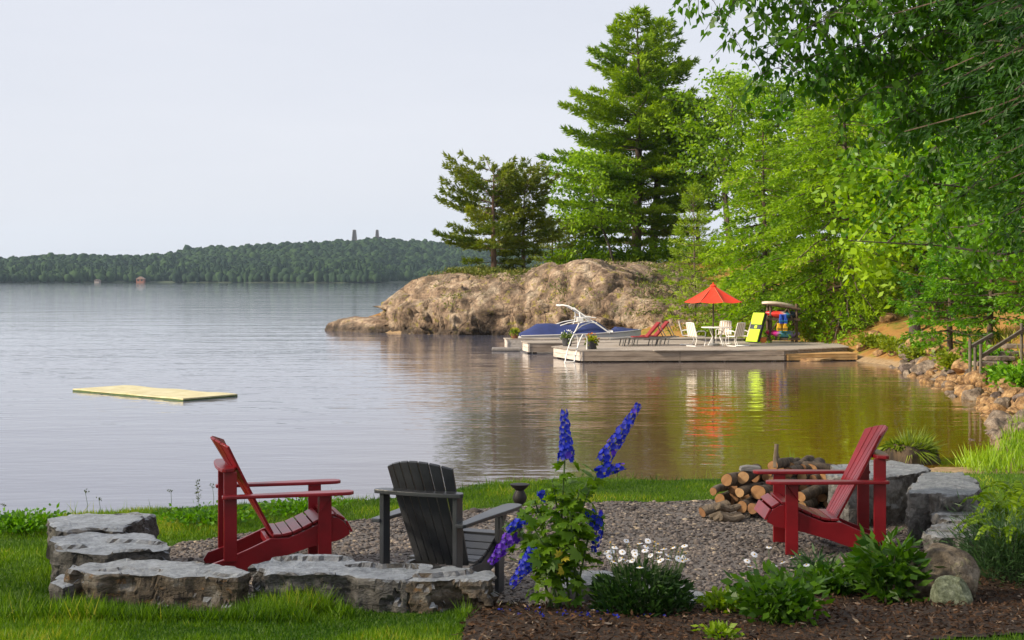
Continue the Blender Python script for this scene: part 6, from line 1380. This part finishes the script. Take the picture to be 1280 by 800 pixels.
rr = random.Random(5); H1 = [(rr.uniform(762, 860), rr.uniform(677, 703), rr.uniform(-.15, .22)) for _ in range(26)] + [(758, 690, .1), (768, 684, 0), (778, 690, -.1), (786, 681, .1), (794, 693, 0), (800, 679, .15), (806, 688, -.05), (813, 694, .05), (818, 683, .1), (824, 690, 0), (830, 686, -.1), (835, 694, .1), (842, 684, .15), (848, 690, 0), (853, 686, .05), (858, 692, .1), (775, 699, .1), (790, 701, .0), (762, 696, -.1), (800, 709, -.15), (822, 700, .12), (848, 698, -.06), (783, 676, .2), (810, 676, .2)]
daisies('white daisy clump standing beside the tall blue flowers', .79, 8.75, H1, .023, .28, 2200, 41, (.29, .2))
H2 = [(934, 701, .25), (943, 693, .3), (961, 684, .4), (990, 697, .1), (1000, 694, .15), (978, 703, 0), (968, 706, .05), (955, 712, .0), (1008, 706, .1), (938, 708, .1)]
daisies('sparse white daisies before the right red chair', 1.66, 9.25, H2, .024, .20, 700, 42, (.2, .14))
# --- bed shrubs
B1 = leaf_mat('bed_leaves', (.016, .062, .006), (.105, .225, .012), .4, .4); B2 = leaf_mat('bed_leaves_blue', (.022, .060, .022), (.075, .145, .040), .3, .45); B3 = leaf_mat('fern_green', (.095, .200, .006), (.290, .420, .014), .45, .45)
def bed(label, px, py, R, H, n, leaf, m, seed, name='garden_plant', up=.3, st=9):
    z0 = .12
    for _ in range(4): p = on(px, py, z0); z0 = hz(p.x, p.y) + .012
    return shrub(name, label, p.x, p.y, z0, R, H, n, leaf, m, seed, up, st, 'plant')
bed('low bushy plant with lobed leaves in the mulch beside sparse daisies', 975, 778, .27, .27, 900, (.075, .020), B1, 51); bed('bright low leaves between gravel and mulch', 905, 764, .16, .10, 300, (.06, .018), B3, 52)
bed('leafy peony like plant before the tan boulder', 1112, 752, .23, .40, 520, (.12, .024), B1, 53); bed('medium green plant under the right red chair seat', 1045, 740, .26, .15, 700, (.07, .02), B1, 54)
bed('bluish spiky leaves beside the right red chair leg', 1022, 722, .14, .15, 220, (.11, .010), B2, 55); bed('dark leafy plant between the peony and the red chair', 1085, 728, .2, .2, 500, (.075, .02), B1, 56); bed('tiny green sprout at the mulch edge by the bright leaves', 900, 798, .10, .06, 160, (.05, .012), B3, 57)
bed('dark feathery shrub filling the corner behind the tan boulder', 1262, 728, .40, .46, 5000, (.085, .004), B2, 58, 'feathery_shrub', .6, 16); bed('dark feathery shrub leaning on the pale slabs', 1248, 706, .24, .34, 2600, (.085, .004), B2, 59, 'feathery_shrub', .6, 14)
bed('weedy green clump at the left lawn rim', 28, 664, .34, .16, 900, (.06, .018), L_CE, 60, 'weed_clump'); bed('pale leafy weeds along the lawn rim behind the red chair', 255, 652, .42, .10, 800, (.05, .016), L_CE, 61, 'weed_clump')
bed('weeds along the lawn rim right of the red chair', 372, 640, .40, .10, 700, (.05, .016), L_CE, 62, 'weed_clump')
def fern(label, px, py, d, n, L, seed, m=B3):
    p = at(px, py, d); z = hz(p.x, d); t = thing('fern', label, 'fern', (p.x, d, z)); r = np.random.default_rng(seed); top = p.z - z
    for k in range(n):
        a = 6.283 * k / n + r.normal(0, .25); l = L * r.uniform(.75, 1.15); pl = []
        for i in range(7): f = i / 6; pl.append(Vector((l * f * math.cos(a), l * f * math.sin(a), top * (1 - (1 - f) ** 2) * 1.25 - .55 * top * f * f)))
        m_ = MB(); m_.tube(pl, [.005, .005, .004, .004, .003, .002, .001], 4); fr = m_.build('frond', STEM, t); V = []
        C = []; D = []; Ls = []
        for i in range(44):
            f = .14 + .86 * i / 44; q = f * 6; j = min(5, int(q)); pp = pl[j].lerp(pl[j + 1], q - j); d_ = (pl[j + 1] - pl[j]).normalized(); s = d_.cross(Vector((0, 0, 1))).normalized()
            for sg in (-1, 1): C.append(pp[:]); D.append((s * sg + d_ * .55 + Vector((0, 0, -.1)))[:]); Ls.append(.13 * l / .5 * (1 - .75 * abs(f - .35)) * (1.05 - f))
        n2 = len(C); V, f = blades(np.array(C), unit(np.array(D)), np.array(Ls) + .016, .013, r); np_mesh('leaflets', V, f, m, fr, tint=np.repeat(np.clip(r.normal(.55, .2, n2), 0, 1), 4))
fern('bright fern arching over the pale grey boulder', 1262, 612, 11.5, 11, .46, 71); fern('fern spreading above the dark feathery shrub', 1268, 640, 10.5, 10, .42, 72); fern('fern beside the thin grey slab', 1258, 634, 11.1, 11, .36, 73); fern('fern at the lawn side of the bed corner', 1290, 600, 12.6, 10, .55, 74)
# thin weeds standing on the lawn rim against the water
for i, (px, ty, by, d) in enumerate([(108, 612, 650, 13.6), (124, 622, 650, 13.6), (213, 612, 645, 13.8), (247, 600, 642, 13.9), (266, 606, 642, 13.9), (5, 630, 655, 13.5)]):
    p = at(px, by, d); z = hz(p.x, d); H = at(px, ty, d).z - z; t = thing('thin_weed', 'thin dry weed stalk standing at the lawn rim against the water', 'weed', (p.x, d, z), 0, 'weed stalks on the lawn rim'); b = MB(); b.tube([(0, 0, -.02), (.01, 0, H * .5), (-.015 + .01 * (i % 3), 0, H)], [.003, .0025, .002], 4); b.build('stalk', STEM, t); r = np.random.default_rng(80 + i); n = 40 if i == 3 else 14
    P = np.column_stack([r.normal(0, .012, n), r.normal(0, .012, n), H * (r.uniform(.3, 1, n) if i == 3 else r.uniform(.86, 1, n))]); V, f = blades(P, unit(rand_dirs(n, r) + np.array([0, 0, .4])), .035 if i == 3 else .02, .006, r); np_mesh('seed_head', V, f, leaf_mat('weed', (.06, .07, .03), (.12, .15, .04)), t, tint=np.repeat(r.random(n), 4))

# ------------------------------------------------------------------ summer haze over the lake
b = MB(); b.box(-3400, 3400, -320, 3900, -7.0, 140)
hzm = bpy.data.materials.new('haze_air'); n_, l_ = nodes_of(hzm)
n_.remove(n_['Principled BSDF']); pv = n_.new('ShaderNodeVolumePrincipled')
pv.inputs['Color'].default_value = (0.62, 0.82, 1.0, 1); pv.inputs['Density'].default_value = 0.00006; pv.inputs['Anisotropy'].default_value = 0.0
l_.new(pv.outputs['Volume'], n_['Material Output'].inputs['Volume'])
o = b.build('haze', hzm); o['kind'] = 'stuff'; tag(o, 'thin pale summer haze over the lake', 'haze')
